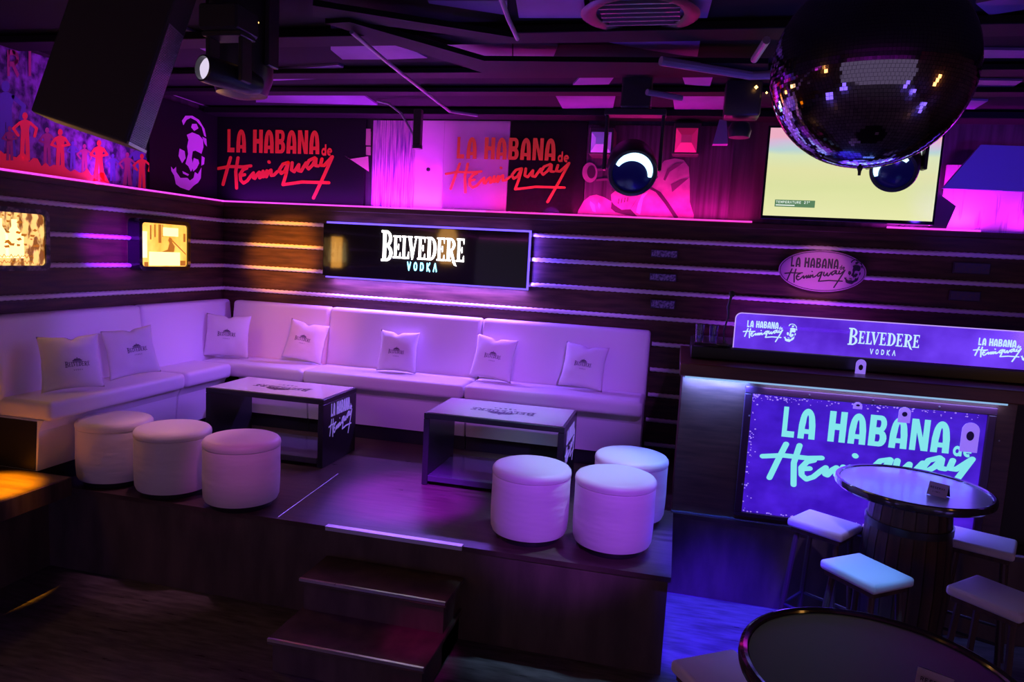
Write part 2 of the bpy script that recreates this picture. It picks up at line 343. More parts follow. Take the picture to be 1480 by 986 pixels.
# stage: L-shaped raised floor
m = MB().prism([(-4.46, 1.0, FZ), (-4.08, 1.0, FZ), (-4.08, 3.86, FZ), (.07, 3.86, FZ), (.07, 4.92, FZ), (4.4, 4.92, FZ), (4.4, 6.3, FZ), (-4.46, 6.3, FZ)], (0, 0, -FZ-.03))
struct(m.build('stage_riser', riserwood))
m = MB().prism([(-4.46, 1.0, -.03), (-4.06, 1.0, -.03), (-4.06, 3.84, -.03), (.085, 3.84, -.03), (.085, 4.9, -.03), (4.4, 4.9, -.03), (4.4, 6.3, -.03), (-4.46, 6.3, -.03)], (0, 0, .03))
struct(m.build('stage_floor', stagewood))
m = MB().box(-4.455, -3.74, .9, 3.72, .001, .13, .006, 1); struct(m.build('stage_step', stagewood))
for k, (z, y) in enumerate(((-.195, 3.52), (-.39, 3.20))):
    m = MB().box(-1.99, -1.10, y, 3.855, z-.03, z, .004, 1); struct(m.build('trim_%d' % (3+k), riserwood))
    tag(MB().box(-1.985, -1.105, y-.003, y+.012, z+.0005, z+.004).box(-1.985, -1.105, y-.004, y-.0005, z-.012, z+.004).build('edge_strip', steel), ['thin violet lit metal edge on the upper step', 'thin violet lit metal edge on the lower step'][k], 'edge strip')
    m = MB().box(-1.97, -1.12, y+.03, 3.855, FZ, z-.03); struct(m.build('trim_%d' % (5+k), riserwood))
# ropes along the plank joints
def rope(name, a, b, parent=None, r=.019, step=.0105, pitch=.05):
    a = Vector(a); b = Vector(b); d = b-a; L = d.length; d /= L; up = Vector((0, 0, 1)); w = d.cross(up); n = 10
    bm = bmesh.new(); prev = None; N = int(L/step)
    for i in range(N+1):
        p = a+d*(L*i/N); ph = 2*PI*(L*i/N)/(pitch*3); ring = []
        for k in range(n):
            t = 2*PI*k/n; rr = r*(.80+.24*abs(math.cos(1.5*(t-ph)))); ring.append(bm.verts.new(p+(up*math.cos(t)+w*math.sin(t))*rr))
        if prev:
            for k in range(n): bm.faces.new((prev[k], prev[(k+1) % n], ring[(k+1) % n], ring[k])).smooth = True
        prev = ring
    me = bpy.data.meshes.new(name); bm.to_mesh(me); bm.free(); me.materials.append(ropemat)
    o = bpy.data.objects.new(name, me); COL.objects.link(o); return struct(o)
k = 7
for z in (1.91, 1.69, 1.465, 1.24):
    rope('trim_%d' % k, (WX+.02, WY-.017, z), (4.38, WY-.017, z)); k += 1
    rope('trim_%d' % k, (WX+.017, 1.2, z), (WX+.017, WY-.03, z)); k += 1
for z in (1.015, .79, .565, .34, .12):
    rope('trim_%d' % k, (-.19, WY-.017, z), (.28, WY-.017, z)); k += 1
# ---------------------------------------------------------------- LED line on the ledge
LED = [('back', -4.46, -2.9, (1, .07, 1), (.5, .02, 1), 5), ('back', -2.9, -1.75, (1, .08, 1), (.8, .02, 1), 17), ('back', -1.75, .55, (1, .05, .62), (1, .01, .32), 9), ('back', 1.58, 2.25, (1, .06, .95), (.9, .02, .9), 18)]
for i, (_, x0, x1, ec, lc, pw) in enumerate(LED):
    o = MB().box(x0, x1, WY-.034, WY-.022, ZL+.002, ZL+.016).build('led_strip', led('led_%d' % i, ec, 1.2))
    tag(o, ['violet pink glowing light strip under the large red lettering in the corner', 'pink light strip on the ledge above the black spirits sign', 'hot pink light strip on the ledge below the trumpet player mural', 'magenta light strip on the ledge right of the television'][i], 'light strip')
    area('area_led_back', ((x0+x1)/2, WY+.01, ZL+.035), ((x0+x1)/2, WY+.055, ZL+.4), lc, pw*(x1-x0), x1-x0, .02)
o = MB().box(WX+.022, WX+.034, -2.9, WY-.03, ZL+.002, ZL+.016).build('led_strip', led('led_l', (1, .07, 1), 1.2))
tag(o, 'violet pink light strip running along the left wall ledge under the mural', 'light strip')
area('area_led_left', (WX-.01, 4.9, ZL+.035), (WX-.06, 4.9, ZL+.4), (.75, .05, 1), 13, .02, 2.6)
area('area_led_right_wall', (3.2, WY+.01, ZL+.035), (3.2, WY+.055, ZL+.4), (.8, .02, 1), 7, 1.4, .02)
# ================================================================ SOFAS
def sofa(name, label, L, end_lo=False, end_hi=False, seat_lo=0, back_hi=None, loc=(0, 0, 0), rz=0, back_lo=0, base_lo=0):
    # local: x along the length, y=0 seat front edge to y=.62 wall, z up
    t = thing(name, label, 'sofa', loc, rz, 'banquette sofa modules along the walls')
    g = .004; bh = back_hi or L
    m = MB()
    b = bmesh.new(); bmesh.ops.create_cube(b, size=1)
    for v in b.verts:
        x = seat_lo+g if v.co.x < 0 else L-g
        v.co = Vector((x, 0 if v.co.y < 0 else .50, .47 if v.co.z < 0 else .60))
    bmesh.ops.bevel(b, geom=b.edges[:]+b.verts[:], offset=.045, segments=5, affect='EDGES', profile=.6)
    m.merge(b); m.build('seat_cushion', leather, t, smooth=True, sharp=0)
    m = MB(); b = bmesh.new(); bmesh.ops.create_cube(b, size=1)
    for v in b.verts:
        x = back_lo+g if v.co.x < 0 else bh-g; top = v.co.z > 0
        v.co = Vector((x, (.50 if top else .42) if v.co.y < 0 else .615, 1.135 if top else .50))
    bmesh.ops.bevel(b, geom=b.edges[:]+b.verts[:], offset=.04, segments=5, affect='EDGES', profile=.6)
    m.merge(b); m.build('backrest', leather, t, smooth=True, sharp=0)
    m = MB(); g2 = .008
    P = [(.06, .475), (.10, .40), (.125, .13), (.50, .13), (.50, .475)]
    m.prism([(base_lo+g2, y, z) for y, z in P], (L-base_lo-2*g2, 0, 0)); m.build('base', leather, t)
    MB().box(base_lo+.003, L-.003, .15, .60, .002, .128).build('plinth', blacksatin, t)
    if end_lo: MB().prism([(0, .115, .465), (0, .14, .135), (0, .49, .135), (0, .49, .465)], (.0075, 0, 0)).build('end_shade', blacksatin, t)  # black sheet stands in for the unlit end of the base
    return t
SY = 5.68
sofa('sofa', 'white leather banquette module in the corner of the two walls', 1.18, loc=(-4.40, SY, 0), base_lo=.49, back_lo=.135, seat_lo=.13)
sofa('sofa', 'white banquette module on the back wall under the black illuminated sign', 1.51, loc=(-3.22, SY, 0))
sofa('sofa', 'white banquette module at the right end next to the counter', 1.51, loc=(-1.71, SY, 0))
# left wall: local x -> world -y ... use rz=+90deg: x->+y, y->-x
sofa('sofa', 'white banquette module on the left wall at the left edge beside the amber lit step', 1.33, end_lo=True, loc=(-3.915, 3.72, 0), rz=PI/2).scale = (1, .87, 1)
sofa('sofa', 'white banquette module on the left wall between the near module and the corner', .62, loc=(-3.915, 5.055, 0), rz=PI/2, back_hi=1.22).scale = (1, .87, 1)
# ================================================================ PILLOWS
PW = .42
def pth(u, v): return .062*((1-abs(u)**2.6)*(1-abs(v)**2.6))**.62
def pillow_mesh(seed):
    n = 26; vs = []; fs = []
    random.seed(seed); off = Vector((seed*3.1, 1, 2))
    for side in (1, -1):
        for j in range(n+1):
            for i in range(n+1):
                u = -1+2*i/n; v = -1+2*j/n
                x = u*PW/2*(1-.085*(1-v*v)**1.0*abs(u)**3)*(1-.02*(v > 0)*abs(u)); y = v*PW/2*(1-.085*(1-u*u)*abs(v)**3)
                z = side*pth(u, v)
                w = noise.noise(Vector((u*2.2, v*2.2, side))+off)*.010*(1-abs(u)**4)*(1-abs(v)**4)
                if v > .72: z += side*-.012*math.exp(-((u-.1*math.sin(seed))/.16)**2)*(v-.72)*3; y -= .022*math.exp(-((u-.1*math.sin(seed))/.13)**2)*(v-.72)*3.3
                vs.append((x, y, z+w))
    K = (n+1)*(n+1)
    for j in range(n):
        for i in range(n):
            a = j*(n+1)+i; fs.append((a, a+1, a+n+2, a+n+1)); fs.append((K+a, K+a+n+1, K+a+n+2, K+a+1))
    me = bpy.data.meshes.new('pillow'); me.from_pydata(vs, [], fs)
    bm = bmesh.new(); bm.from_mesh(me); bmesh.ops.remove_doubles(bm, verts=bm.verts, dist=.0006); bmesh.ops.recalc_face_normals(bm, faces=bm.faces)
    for f in bm.faces: f.smooth = True
    bm.to_mesh(me); bm.free(); me.materials.append(cushion_cloth); return me
def surf(seed):
    off = Vector((seed*3.1, 1, 2))
    def f(x, y):
        u = max(-1, min(1, x/(PW/2))); v = max(-1, min(1, y/(PW/2)))
        return pth(u, v)+noise.noise(Vector((u*2.2, v*2.2, 1))+off)*.010*(1-abs(u)**4)*(1-abs(v)**4)
    return f
def pillow(seed, base, facing, lean, roll, label, sc=1, tx=0, ty=-.02):
    # base: bottom centre on the seat; facing: azimuth the print looks to
    n = Vector((math.cos(facing)*math.cos(lean), math.sin(facing)*math.cos(lean), math.sin(lean)))
    z = Vector((0, 0, 1)); y = (z-n*z.dot(n)).normalized(); x = y.cross(n)
    x2 = x*math.cos(roll)+y*math.sin(roll); y2 = -x*math.sin(roll)+y*math.cos(roll)
    h = PW/2*sc*(math.cos(abs(roll))+math.sin(abs(roll))*.75)
    c = Vector(base)+y*(h*.985)+n*.03
    t = thing('pillow', label, 'pillow', M=frame_m(c, x2*sc, y2*sc, n*sc), group='printed pillows on the sofas')
    o = bpy.data.objects.new('cover', pillow_mesh(seed)); COL.objects.link(o); o.parent = t
    sf = surf(seed); m = MB(); s_ = .165
    for P, dx, dy in ((belvedere(), 0, 0), (palace(), 0, .0), (vodka(), 0, -.05)):
        O = (-s_/2+tx, -s_/2*.3+dy*s_*1.4+ty, 0)
        for p in P:
            pts = []
            for q in p:
                X = O[0]+q.x*s_; Y = O[1]+q.y*s_; pts.append(Vector((X, Y, sf(X, Y)+.0016)))
            m.poly(pts)
    m.build('print', print_grey, o)
    return t
zs_ = .602
pillow(1, (-4.10, 4.09, zs_), math.radians(-33), .22, .03, 'pale pillow nearest the left edge, leaning on the left wall sofa', .93, .03, -.03)
pillow(2, (-4.10, 4.66, zs_), math.radians(-28), .24, .10, 'second pillow from the left edge, tilted on the left wall sofa', .92, .03, -.0)
pillow(3, (-4.13, 5.90, zs_), math.radians(-62), .20, -.05, 'pillow tucked in the corner where the two sofas meet', .98, .0, -.0)
pillow(4, (-3.37, 6.00, zs_), math.radians(-76), .26, -.16, 'twisted pillow under the wall right of the corner, over the first seam', .90, -.02, 0)
pillow(5, (-2.44, 6.00, zs_), math.radians(-86), .22, -.01, 'upright pillow in the middle of the module beneath the black sign', .90, 0, -.02)
pillow(6, (-1.54, 6.00, zs_), math.radians(-90), .24, -.09, 'pillow straddling the seam of the two rightmost modules', .92, .0, 0)
pillow(7, (-.74, 6.00, zs_), math.radians(-94), .26, -.07, 'rightmost pillow, faint print, near the end of the sofa by the counter', .92, 0, 0)
# ================================================================ OTTOMANS
def ottoman(label, loc):
    t = thing('ottoman', label, 'ottoman', loc, 0, 'round white leather ottomans')
    MB().lathe([(.0, 0), (.19, 0), (.195, .01), (.195, .045), (0, .045)], 40, caps=False).build('base', blacksatin, t)
    prof = [(.20, .036), (.226, .045), (.236, .07), (.240, .14), (.241, .22), (.239, .32), (.240, .385), (.237, .392)]
    MB().lathe(prof, 64).build('body', leather_o, t)
    prof = [(.234, .392), (.241, .398), (.243, .412), (.240, .428), (.230, .441), (.214, .448), (.17, .453), (.08, .457), (0.001, .458)]
    MB().lathe(prof, 64).build('top_cushion', leather_o, t)
    return t
o0 = ottoman('shaded white ottoman nearest the left wall sofa', (-3.735, 4.08, 0))
for loc, lb in (((-3.235, 4.04, 0), 'white ottoman in the middle of the left trio'), ((-2.685, 4.00, 0), 'white ottoman at the right of the left trio, in front of a low table'),
                ((-.785, 4.15, 0), 'white ottoman left of the right hand trio, by the metal edge'), ((-.275, 4.16, 0), 'front ottoman of the right trio, at the stage corner'),
                ((-.215, 4.66, 0), 'rear ottoman of the right trio, half hidden by the front one')):
    dup(o0, loc, random.random()*6, lb)
# ================================================================ LOW TABLES
def low_table(label, x0, y0, x1, y1, h=.545):
    cx, cy = (x0+x1)/2, (y0+y1)/2; w, d = x1-x0, y1-y0; T = .045
    t = thing('low_table', label, 'table', (cx, cy, 0), 0, 'low black tables with printed tops')
    MB().box(-w/2, w/2, -d/2, d/2, h-T, h-.006, .003, 1).build('tabletop', blacksatin, t)
    for s_ in (-1, 1):
        MB().box(*sorted((s_*w/2, s_*(w/2-T))), -d/2, d/2, 0, h-T-.001, .003, 1).build('side_panel', blacksatin, t)
    MB().box(-w/2+T+.001, w/2-T-.001, -d/2, d/2, .03, .03+T, .003, 1).build('bottom_shelf', mat('shelf_lacquer', (.06, .06, .08), .2), t)
    gl = MB().box(-w/2+.018, w/2-.018, -d/2+.018, d/2-.018, h-.0055, h, .001, 1).build('glass_inlay', tabletop, t)
    pr = MB(); s_ = .50
    for P, dv in ((belvedere(), .0), (palace(), 0), (vodka(), -.07)):
        letters('', [[Vector((q.x, q.y+dv)) for q in p] for p in P], (s_/2, .06, h+.0008), (-1, 0, 0), (0, -1, 0), (0, 0, 1), None, s_, s_*.75, .0006, mb=pr, fin=False)
    p_ = pr.build('print', mat('table_print', (.06, .03, .08), .4), gl)
    lg = MB(); lm = mat('table_logo', (.62, .52, .85), .5, emit=(.35, .25, .9), es=.35)
    for P in (lahabana(), hemingway(.022)):
        letters('', P, (w/2+.001, -d/2+.09, .17), (0, 1, 0), (0, 0, 1), (1, 0, 0), None, d-.17, .52, .002, mb=lg, fin=False)
    lg.build('side_lettering', lm, t)
    return t
low_table('black low table with pale glass top at the left, lettering on its right side', -3.60, 4.87, -2.57, 5.44)
low_table('black low table with pale glass top nearer the right hand ottomans', -1.735, 4.81, -.695, 5.43)
# metal nosing on the stage edge
t = MB().box(-1.99, -1.115, 3.822, 3.865, .0005, .006, .001, 1).box(-1.99, -1.115, 3.828, 3.8395, -.022, .0005).build('edge_strip', mat('edge_aluminium', (.88, .86, .9), .35, .6))
tag(t, 'bright metal nosing strip on the stage edge above the steps', 'edge strip')
tag(MB().tube([(-2.335, 3.87, .0008), (-2.40, 4.8, .0008)], .0022, 6).build('floor_seam', steel), 'thin pale metal seam running back across the dark stage floor', 'floor strip')
# ================================================================ BLACK SIGN WITH WHITE LETTERS
SX0, SX1, SZ0, SZ1, SYF = -3.295, -1.315, 1.432, 1.925, 6.16
t = thing('wall_sign', 'long black glossy sign with glowing white serif letters on the back wall', 'sign', ((SX0+SX1)/2, SYF, SZ0))
I = t.matrix_world.inverted() if False else Matrix.Translation(-Vector(((SX0+SX1)/2, SYF, SZ0)))
def into(o, t, loc):                                # parent a world-placed mesh under t keeping its place
    o.parent = t; o.data.transform(Matrix.Translation(-Vector(loc))); return o
L0 = ((SX0+SX1)/2, SYF, SZ0)
into(MB().box(SX0, SX1, SYF, 6.21, SZ0, SZ1, .004, 1).build('panel', blackgloss), t, L0)
into(MB().box(SX0+.08, SX1-.08, 6.211, 6.279, SZ0+.06, SZ1-.06).build('mounting_frame', blackmat), t, L0)
lb = led('led_sign', (.13, .07, 1), 2.4)
e = MB().box(SX0+.03, SX1+.014, 6.168, 6.2, SZ1+.002, SZ1+.018).box(SX1+.002, SX1+.014, 6.168, 6.2, SZ0-.012, SZ1+.018).box(SX0+.03, SX1+.014, 6.168, 6.2, SZ0-.014, SZ0-.002)
into(e.build('edge_light', lb), t, L0)
area('area_sign_bottom', (-2.3, 6.24, SZ0-.015), (-2.3, 6.20, .6), (.25, .10, 1), 45, 1.9, .03)
area('area_sign_side', (SX1+.02, 6.245, 1.68), (SX1+1, 6.29, 1.68), (.12, .05, 1), 5, .03, .45)
area('area_sign_top', (-2.3, 6.245, SZ1+.012), (-2.3, 6.27, 2.6), (.28, .1, 1), 3, 1.9, .02)
a = ony(551, 385, SYF); b = ony(672, 385, SYF); wd = b.x-a.x
lw = led('letters_white', (1, .93, .9), 5)
o = letters('lettering', belvedere(), (a.x, SYF-.001, ony(551, 374, SYF).z-.14*wd), (1, 0, 0), (0, 0, 1), (0, -1, 0), lw, wd, wd*1.28, .012); into(o, t, L0)
o = letters('lettering', [[Vector((q.x, q.y)) for q in p] for p in vodka()], (a.x-.005, SYF-.001, ony(610, 392, SYF).z), (1, 0, 0), (0, 0, 1), (0, -1, 0), led('letters_cyan', (.25, .75, 1), 3.5), wd, wd*1.55, .01)
into(o, t, L0); o['label'] = 'pale blue lettering below the white letters'
# ================================================================ LIT PICTURE BOXES ON THE LEFT WALL
def lightbox(label, y0, y1, z0, z1, dep, imat, fm, pic):
    c = (WX, (y0+y1)/2, z0); t = thing('picture_light_box', label, 'lit picture', c)
    hy = (y1-y0)/2; H = z1-z0; fr = .035
    m = MB()
    def rr(a, b, z_0, z_1, r, n=6):
        P = []
        for cx, cy, s in ((b-r, z_1-r, 0), (a+r, z_1-r, 90), (a+r, z_0+r, 180), (b-r, z_0+r, 270)):
            for k in range(n+1): th = math.radians(s+90*k/n); P.append((cx+r*math.cos(th), cy+r*math.sin(th)))
        return P
    o_ = rr(-hy, hy, 0, H, .05); i_ = rr(-hy+fr, hy-fr, fr, H-fr, .028)
    for X0, X1 in ((.001, dep),):
        n = len(o_)
        for k in range(n):
            j = (k+1) % n
            m.poly([(dep, *o_[k]), (dep, *o_[j]), (dep, *i_[j]), (dep, *i_[k])])
            m.poly([(.001, *o_[k]), (.001, *o_[j]), (dep, *o_[j]), (dep, *o_[k])])
            m.poly([(dep, *i_[k]), (dep, *i_[j]), (dep-.015, *i_[j]), (dep-.015, *i_[k])])
    m.build('frame', fm, t)
    MB().box(dep-.022, dep-.014, -hy+fr-.004, hy-fr+.004, fr-.004, H-fr+.004).build('glowing_pane', imat, t)
    m = MB(); pic(m, dep-.0135, -hy+fr, hy-fr, fr, H-fr); m.build('picture_lines', [mat('ink_amber', (.3, .12, .02), .6, emit=(.55, .17, .01), es=.9), mat('ink_pale', (.9, .6, .3), .5, emit=(1, .85, .35), es=1.6)], t)
    area('area_lightbox', (WX+dep+.01, c[1], z0+H/2), (WX+1, c[1], z0+H/2), (1, .42, .06), 3.2, .3, .4)
    return t
pane1 = add_noise(mat('pane_amber_vintage', (.2, .1, .02), .5, emit=(1, .5, .1), es=1.25), (1, 7, 3), 3.5, (.22, .06, .008), (1, .58, .17), pos=(.42, .53), emission=True, detail=8)
pane2 = add_noise(mat('pane_amber', (.2, .1, .02), .5, emit=(1, .5, .1), es=1.4), (1, 3, 2), 2.5, (.95, .36, .03), (1, .62, .12), pos=(.3, .7), emission=True)
rust = add_noise(mat('worn_frame', (.05, .04, .04), .5), (1, 1, 1), 24, (.02, .016, .018), (.30, .24, .2), bump=.3, pos=(.45, .7))
def pic_bottles(m, x, a, b, c, d):
    w = b-a
    random.seed(9)
    m.mi = 1
    for u0, wd in ((.50, .09), (.66, .1), (.30, .08), (.12, .09)):        # pale bottle shapes
        cx = a+w*u0; m.prism([(x, cx-wd*w, c+.05), (x, cx+wd*w, c+.05), (x, cx+wd*w, c+.20), (x, cx+.03*w, c+.26), (x, cx+.03*w, c+.31), (x, cx-.03*w, c+.31), (x, cx-.03*w, c+.26), (x, cx-wd*w, c+.20)], (.0012, 0, 0))
    m.mi = 0
    for i in range(46):
        px_, pz = a+w*random.random(), c+(d-c)*(.35+.62*random.random()); s_ = .012+.016*random.random(); an = random.random()*3
        m.prism([(x+.0016, px_+s_*math.cos(an+q), pz+s_*.5*math.sin(an+q)) for q in (0, 2, 3.2, 4.6)], (.0006, 0, 0))
    for k in range(2):
        P = [(i*.013, .02*(i % 2)+.008*math.sin(i*1.7)) for i in range(int(w*.8/.013))]
        for p in seg_polys(P, .005, 'r'): m.prism([(x+.0016, a+w*.1+q.x, c+.018+.038*k+q.y*.7) for q in p], (.0006, 0, 0))
def pic_room(m, x, a, b, c, d):
    w, h = b-a, d-c; R = lambda u0, u1, v0, v1: [(x, a+w*u0, c+h*v0), (x, a+w*u1, c+h*v0), (x, a+w*u1, c+h*v1), (x, a+w*u0, c+h*v1)]
    m.mi = 1; m.prism(R(.16, .84, .02, .34), (.001, 0, 0)); m.prism(R(.45, .8, .72, .92), (.001, 0, 0)); m.prism(R(.02, .12, .2, .8), (.001, 0, 0))
    m.mi = 0
    for r_ in ((.18, .21, .62, .95), (.27, .30, .68, .97), (.36, .42, .55, .98), (.44, .46, .7, .98)): m.prism(R(*r_), (.001, 0, 0))
    m.prism([(x, a+w*u, c+h*v) for u, v in ((.42, .34), (.56, .40), (.60, .56), (.57, .62), (.60, .70), (.66, .66), (.66, .58), (.72, .48), (.70, .34))], (.001, 0, 0))
    m.prism([(x, a+w*u, c+h*v) for u, v in ((.66, .60), (.98, .28), (.98, .31), (.67, .63))], (.001, 0, 0))
    for r_ in ((.06, .14, .0, .10), (.84, .97, .02, .14), (.92, .97, .6, .8)): m.prism(R(*r_), (.001, 0, 0))
y1 = onx(86, 350, WX+.12).y
lightbox('glowing amber picture of bottles in a worn rounded frame at the left edge', 3.44, 4.19, 1.43, 1.855, .10, pane1, rust, pic_bottles)
lightbox('glowing yellow picture in a deep black box frame near the corner', 5.03, 5.66, 1.425, 1.86, .115, pane2, blackgloss, pic_room)
# ================================================================ UPPER WALL GRAPHICS
def slab(name, pts, off, material, label, cat, group=None, kind=None):
    o = MB().prism(pts, off).build(name, material); return tag(o, label, cat, group, kind)
def yr(px0, py0, px1, py1, y): return ony(px0, py0, y), ony(px1, py1, y)
board = mat('black_board', (.012, .011, .016), .45, spec=.2)
redlet = mat('red_letters', (.85, .05, .035), .5)
BX0, BX1 = -4.63, -3.02
o = MB().box(BX0, BX1, UY-.03, UY-.002, ZL+.004, 2.93).build('lettered_board', board)
tag(o, 'black board with large red lettering in the corner above the ledge', 'sign board')
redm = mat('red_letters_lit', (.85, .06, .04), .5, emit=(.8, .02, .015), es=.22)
m = MB()
for P in (lahabana(), hemingway(.027)):
    letters('', P, (-4.62, UY-.031, 2.135), (1, 0, 0), (0, 0, 1), (0, -1, 0), None, 1.27, 1.12, .004, mb=m, fin=False)
m.build('lettering', redm, o)
o['label'] = 'black board with large red lettering in the corner above the ledge'
# bearded face stencil, on a board of its own on the left wall
o = MB().box(UX+.002, UX+.03, 5.48, 6.42, ZL+.004, 2.95).build('portrait_board', board)
tag(o, 'black board with a purple stencilled bearded face, left of the corner', 'sign board')
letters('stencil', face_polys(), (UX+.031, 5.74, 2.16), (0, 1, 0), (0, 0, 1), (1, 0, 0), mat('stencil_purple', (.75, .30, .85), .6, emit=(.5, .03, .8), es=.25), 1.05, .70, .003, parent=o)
# torn paper between boards
pinkpaper = mat('pink_paper', (.85, .5, .55), .6)
m = MB()
for (x0, z0, x1, z1) in ((528, 186, 535, 190), (528, 190, 535, 210), (529, 212, 535, 224)):
    a, b = yr(x0, z0, x1, z1, UY-.02); m.prism([(a.x, UY-.02, a.z), (b.x, UY-.02, a.z), (b.x, UY-.02, b.z), (a.x, UY-.02, b.z)], (0, .015, 0))
P = [ony(*q, UY-.034) for q in ((498, 225), (506, 230), (532, 226), (533, 248), (512, 234))]; m.prism(P, (0, .003, 0))
tag(m.build('torn_poster', pinkpaper), 'jagged pink torn poster scraps right of the lettered board', 'poster')
# corrugated translucent panel
a, b = yr(536, 298, 602, 172, UY-.03)
pm = mat('ribbed_panel', (.8, .6, .85), .3)
add_noise(pm, (30, 1, 1.6), 2.2, (.10, .04, .35), (.8, .5, .75), .3, pos=(.3, .6))  # vertical variation in the streaks is painted in for reflections
m = MB(); n = 40
prev = None
for i in range(n+1):
    x = a.x+(b.x-a.x)*i/n; y = UY-.03-(.006 if i % 2 else 0)
    cur = ((x, y, ZL+.006), (x, y, 2.92))
    if prev: m.poly([prev[0], cur[0], cur[1], prev[1]])
    prev = cur
m.box(a.x, b.x, UY-.028, UY-.003, ZL+.006, 2.92)
tag(m.build('wall_panel', pm), 'narrow ribbed purple and pink streaked panel on the upper wall', 'wall panel')
pa, pb = yr(602, 172, 738, 173, UY-.03)
pink = add_noise(mat('pink_panel', (.8, .55, .8), .45), (1, 1, 1.5), 2, (.75, .5, .8), (.95, .75, .93), pos=(.2, .8))
o = MB().box(pa.x-.012, pb.x, UY-.03, UY-.002, ZL+.006, 2.925, .003, 1).build('wall_panel', pink)
tag(o, 'plain bright magenta panel behind the left half of the second red lettering', 'wall panel')
o = MB().box(pb.x+.004, ony(842, 300, UY-.03).x, UY-.03, UY-.002, ZL+.006, 2.925).build('wall_panel', board)
tag(o, 'dark panel behind the right half of the second red lettering', 'wall panel')
# glass sheet with second logo
gx0 = ony(643, 260, UY-.08).x; gx1 = ony(822, 260, UY-.08).x
t = thing('glass_sign', 'second red lettering standing on the ledge before the pink and dark panels', 'sign', (gx0, UY-.06, ZL))
m = MB()
for P in (lahabana(), hemingway(.022)):
    letters('', P, (0, -.006, .09), (1, 0, 0), (0, 0, 1), (0, -1, 0), None, gx1-gx0, .97, .003, mb=m, fin=False)
m.build('lettering', mat('brown_red_letters', (.48, .09, .03), .5, emit=(.5, .05, .01), es=.16), t)
gl = mat('clear_acrylic', (1, 1, 1), .02, trans=1, spec=.3); gl.node_tree.nodes['Principled BSDF'].inputs['IOR'].default_value = 1.15
MB().box(-.03, gx1-gx0+.04, -.002, .002, .004, .82).build('glass_sheet', gl, t)
# trumpet player mural
mx0, mx1 = ony(843, 300, UY-.03).x, ony(1052, 310, UY-.03).x
mur = thing('mural', 'pink mural of a seated trumpet player in a pale suit above the ledge', 'mural', (0, 0, 0))
wallp = add_noise(mat('mural_planks', (.2, .1, .3), .6), (14, 1, .5), 2.2, (.02, .014, .035), (.075, .045, .11), pos=(.35, .65))
MB().box(mx0, mx1, UY-.03, UY-.002, ZL+.006, 2.9).build('background', wallp, mur)
YM = UY-.031
def mpoly(m, pts, d=.0015, k=0): m.prism([ony(x, y, YM-.0017*k) for x, y in pts], (0, -d, 0))
skin = add_noise(mat('mural_suit', (.85, .5, .8), .7), (3, 1, 3), 2.5, (.26, .12, .28), (.48, .30, .5), pos=(.3, .7))
dark = mat('mural_shadow', (.04, .02, .06), .7); mid = mat('mural_fold', (.14, .06, .16), .7); lite = mat('mural_light', (.8, .55, .75), .7)
def c8(p): return [(820+x/5.479, 150+y/5.479) for x, y in p]
m = MB(); m.mi = 0
mpoly(m, c8([(75, 885), (90, 840), (130, 770), (180, 730), (230, 720), (290, 740), (350, 775), (345, 720), (380, 690), (450, 660), (470, 600), (560, 580), (640, 590), (700, 530), (770, 450), (850, 432), (920, 445), (962, 500), (970, 620), (970, 780), (1000, 880), (1000, 925), (560, 905)]))
m.mi = 1                                             # shadow folds
mpoly(m, c8([(350, 775), (370, 800), (430, 840), (500, 835), (560, 900), (460, 880), (380, 860), (345, 830)]), k=1)
mpoly(m, c8([(500, 835), (530, 790), (560, 740), (520, 800)]), k=1)
mpoly(m, c8([(610, 650), (660, 655), (740, 700), (800, 780), (880, 900), (850, 910), (770, 790), (700, 700), (640, 670)]), k=1)
mpoly(m, c8([(360, 640), (400, 620), (450, 600), (440, 650), (390, 690), (350, 690)]), k=1)
m.mi = 2
mpoly(m, c8([(760, 600), (790, 520), (850, 475), (920, 465), (880, 495), (810, 540), (775, 610)]), k=2)
mpoly(m, c8([(640, 620), (700, 560), (720, 580), (660, 640)]), k=2)
mpoly(m, c8([(820, 640), (900, 600), (960, 590), (900, 640), (830, 700)]), k=2)
mpoly(m, c8([(500, 680), (600, 670), (620, 700), (520, 690)]), k=2)
m.mi = 3
mpoly(m, c8([(180, 770), (215, 800), (225, 860), (200, 850), (180, 800)]), k=2); mpoly(m, c8([(245, 780), (262, 800), (255, 830), (243, 810)]), k=2)
mpoly(m, c8([(560, 790), (590, 720), (640, 700), (600, 750), (575, 880), (545, 860)]), k=2)
m.mi = 0
mpoly(m, c8([(370, 720), (420, 690), (480, 700), (505, 745), (495, 800), (440, 835), (390, 800)]), k=3)     # hand
m.mi = 1
for k in range(4): mpoly(m, c8([(400+k*24, 790-k*6), (408+k*24, 750-k*4), (412+k*24, 752-k*4), (406+k*24, 795-k*6)]), k=4)
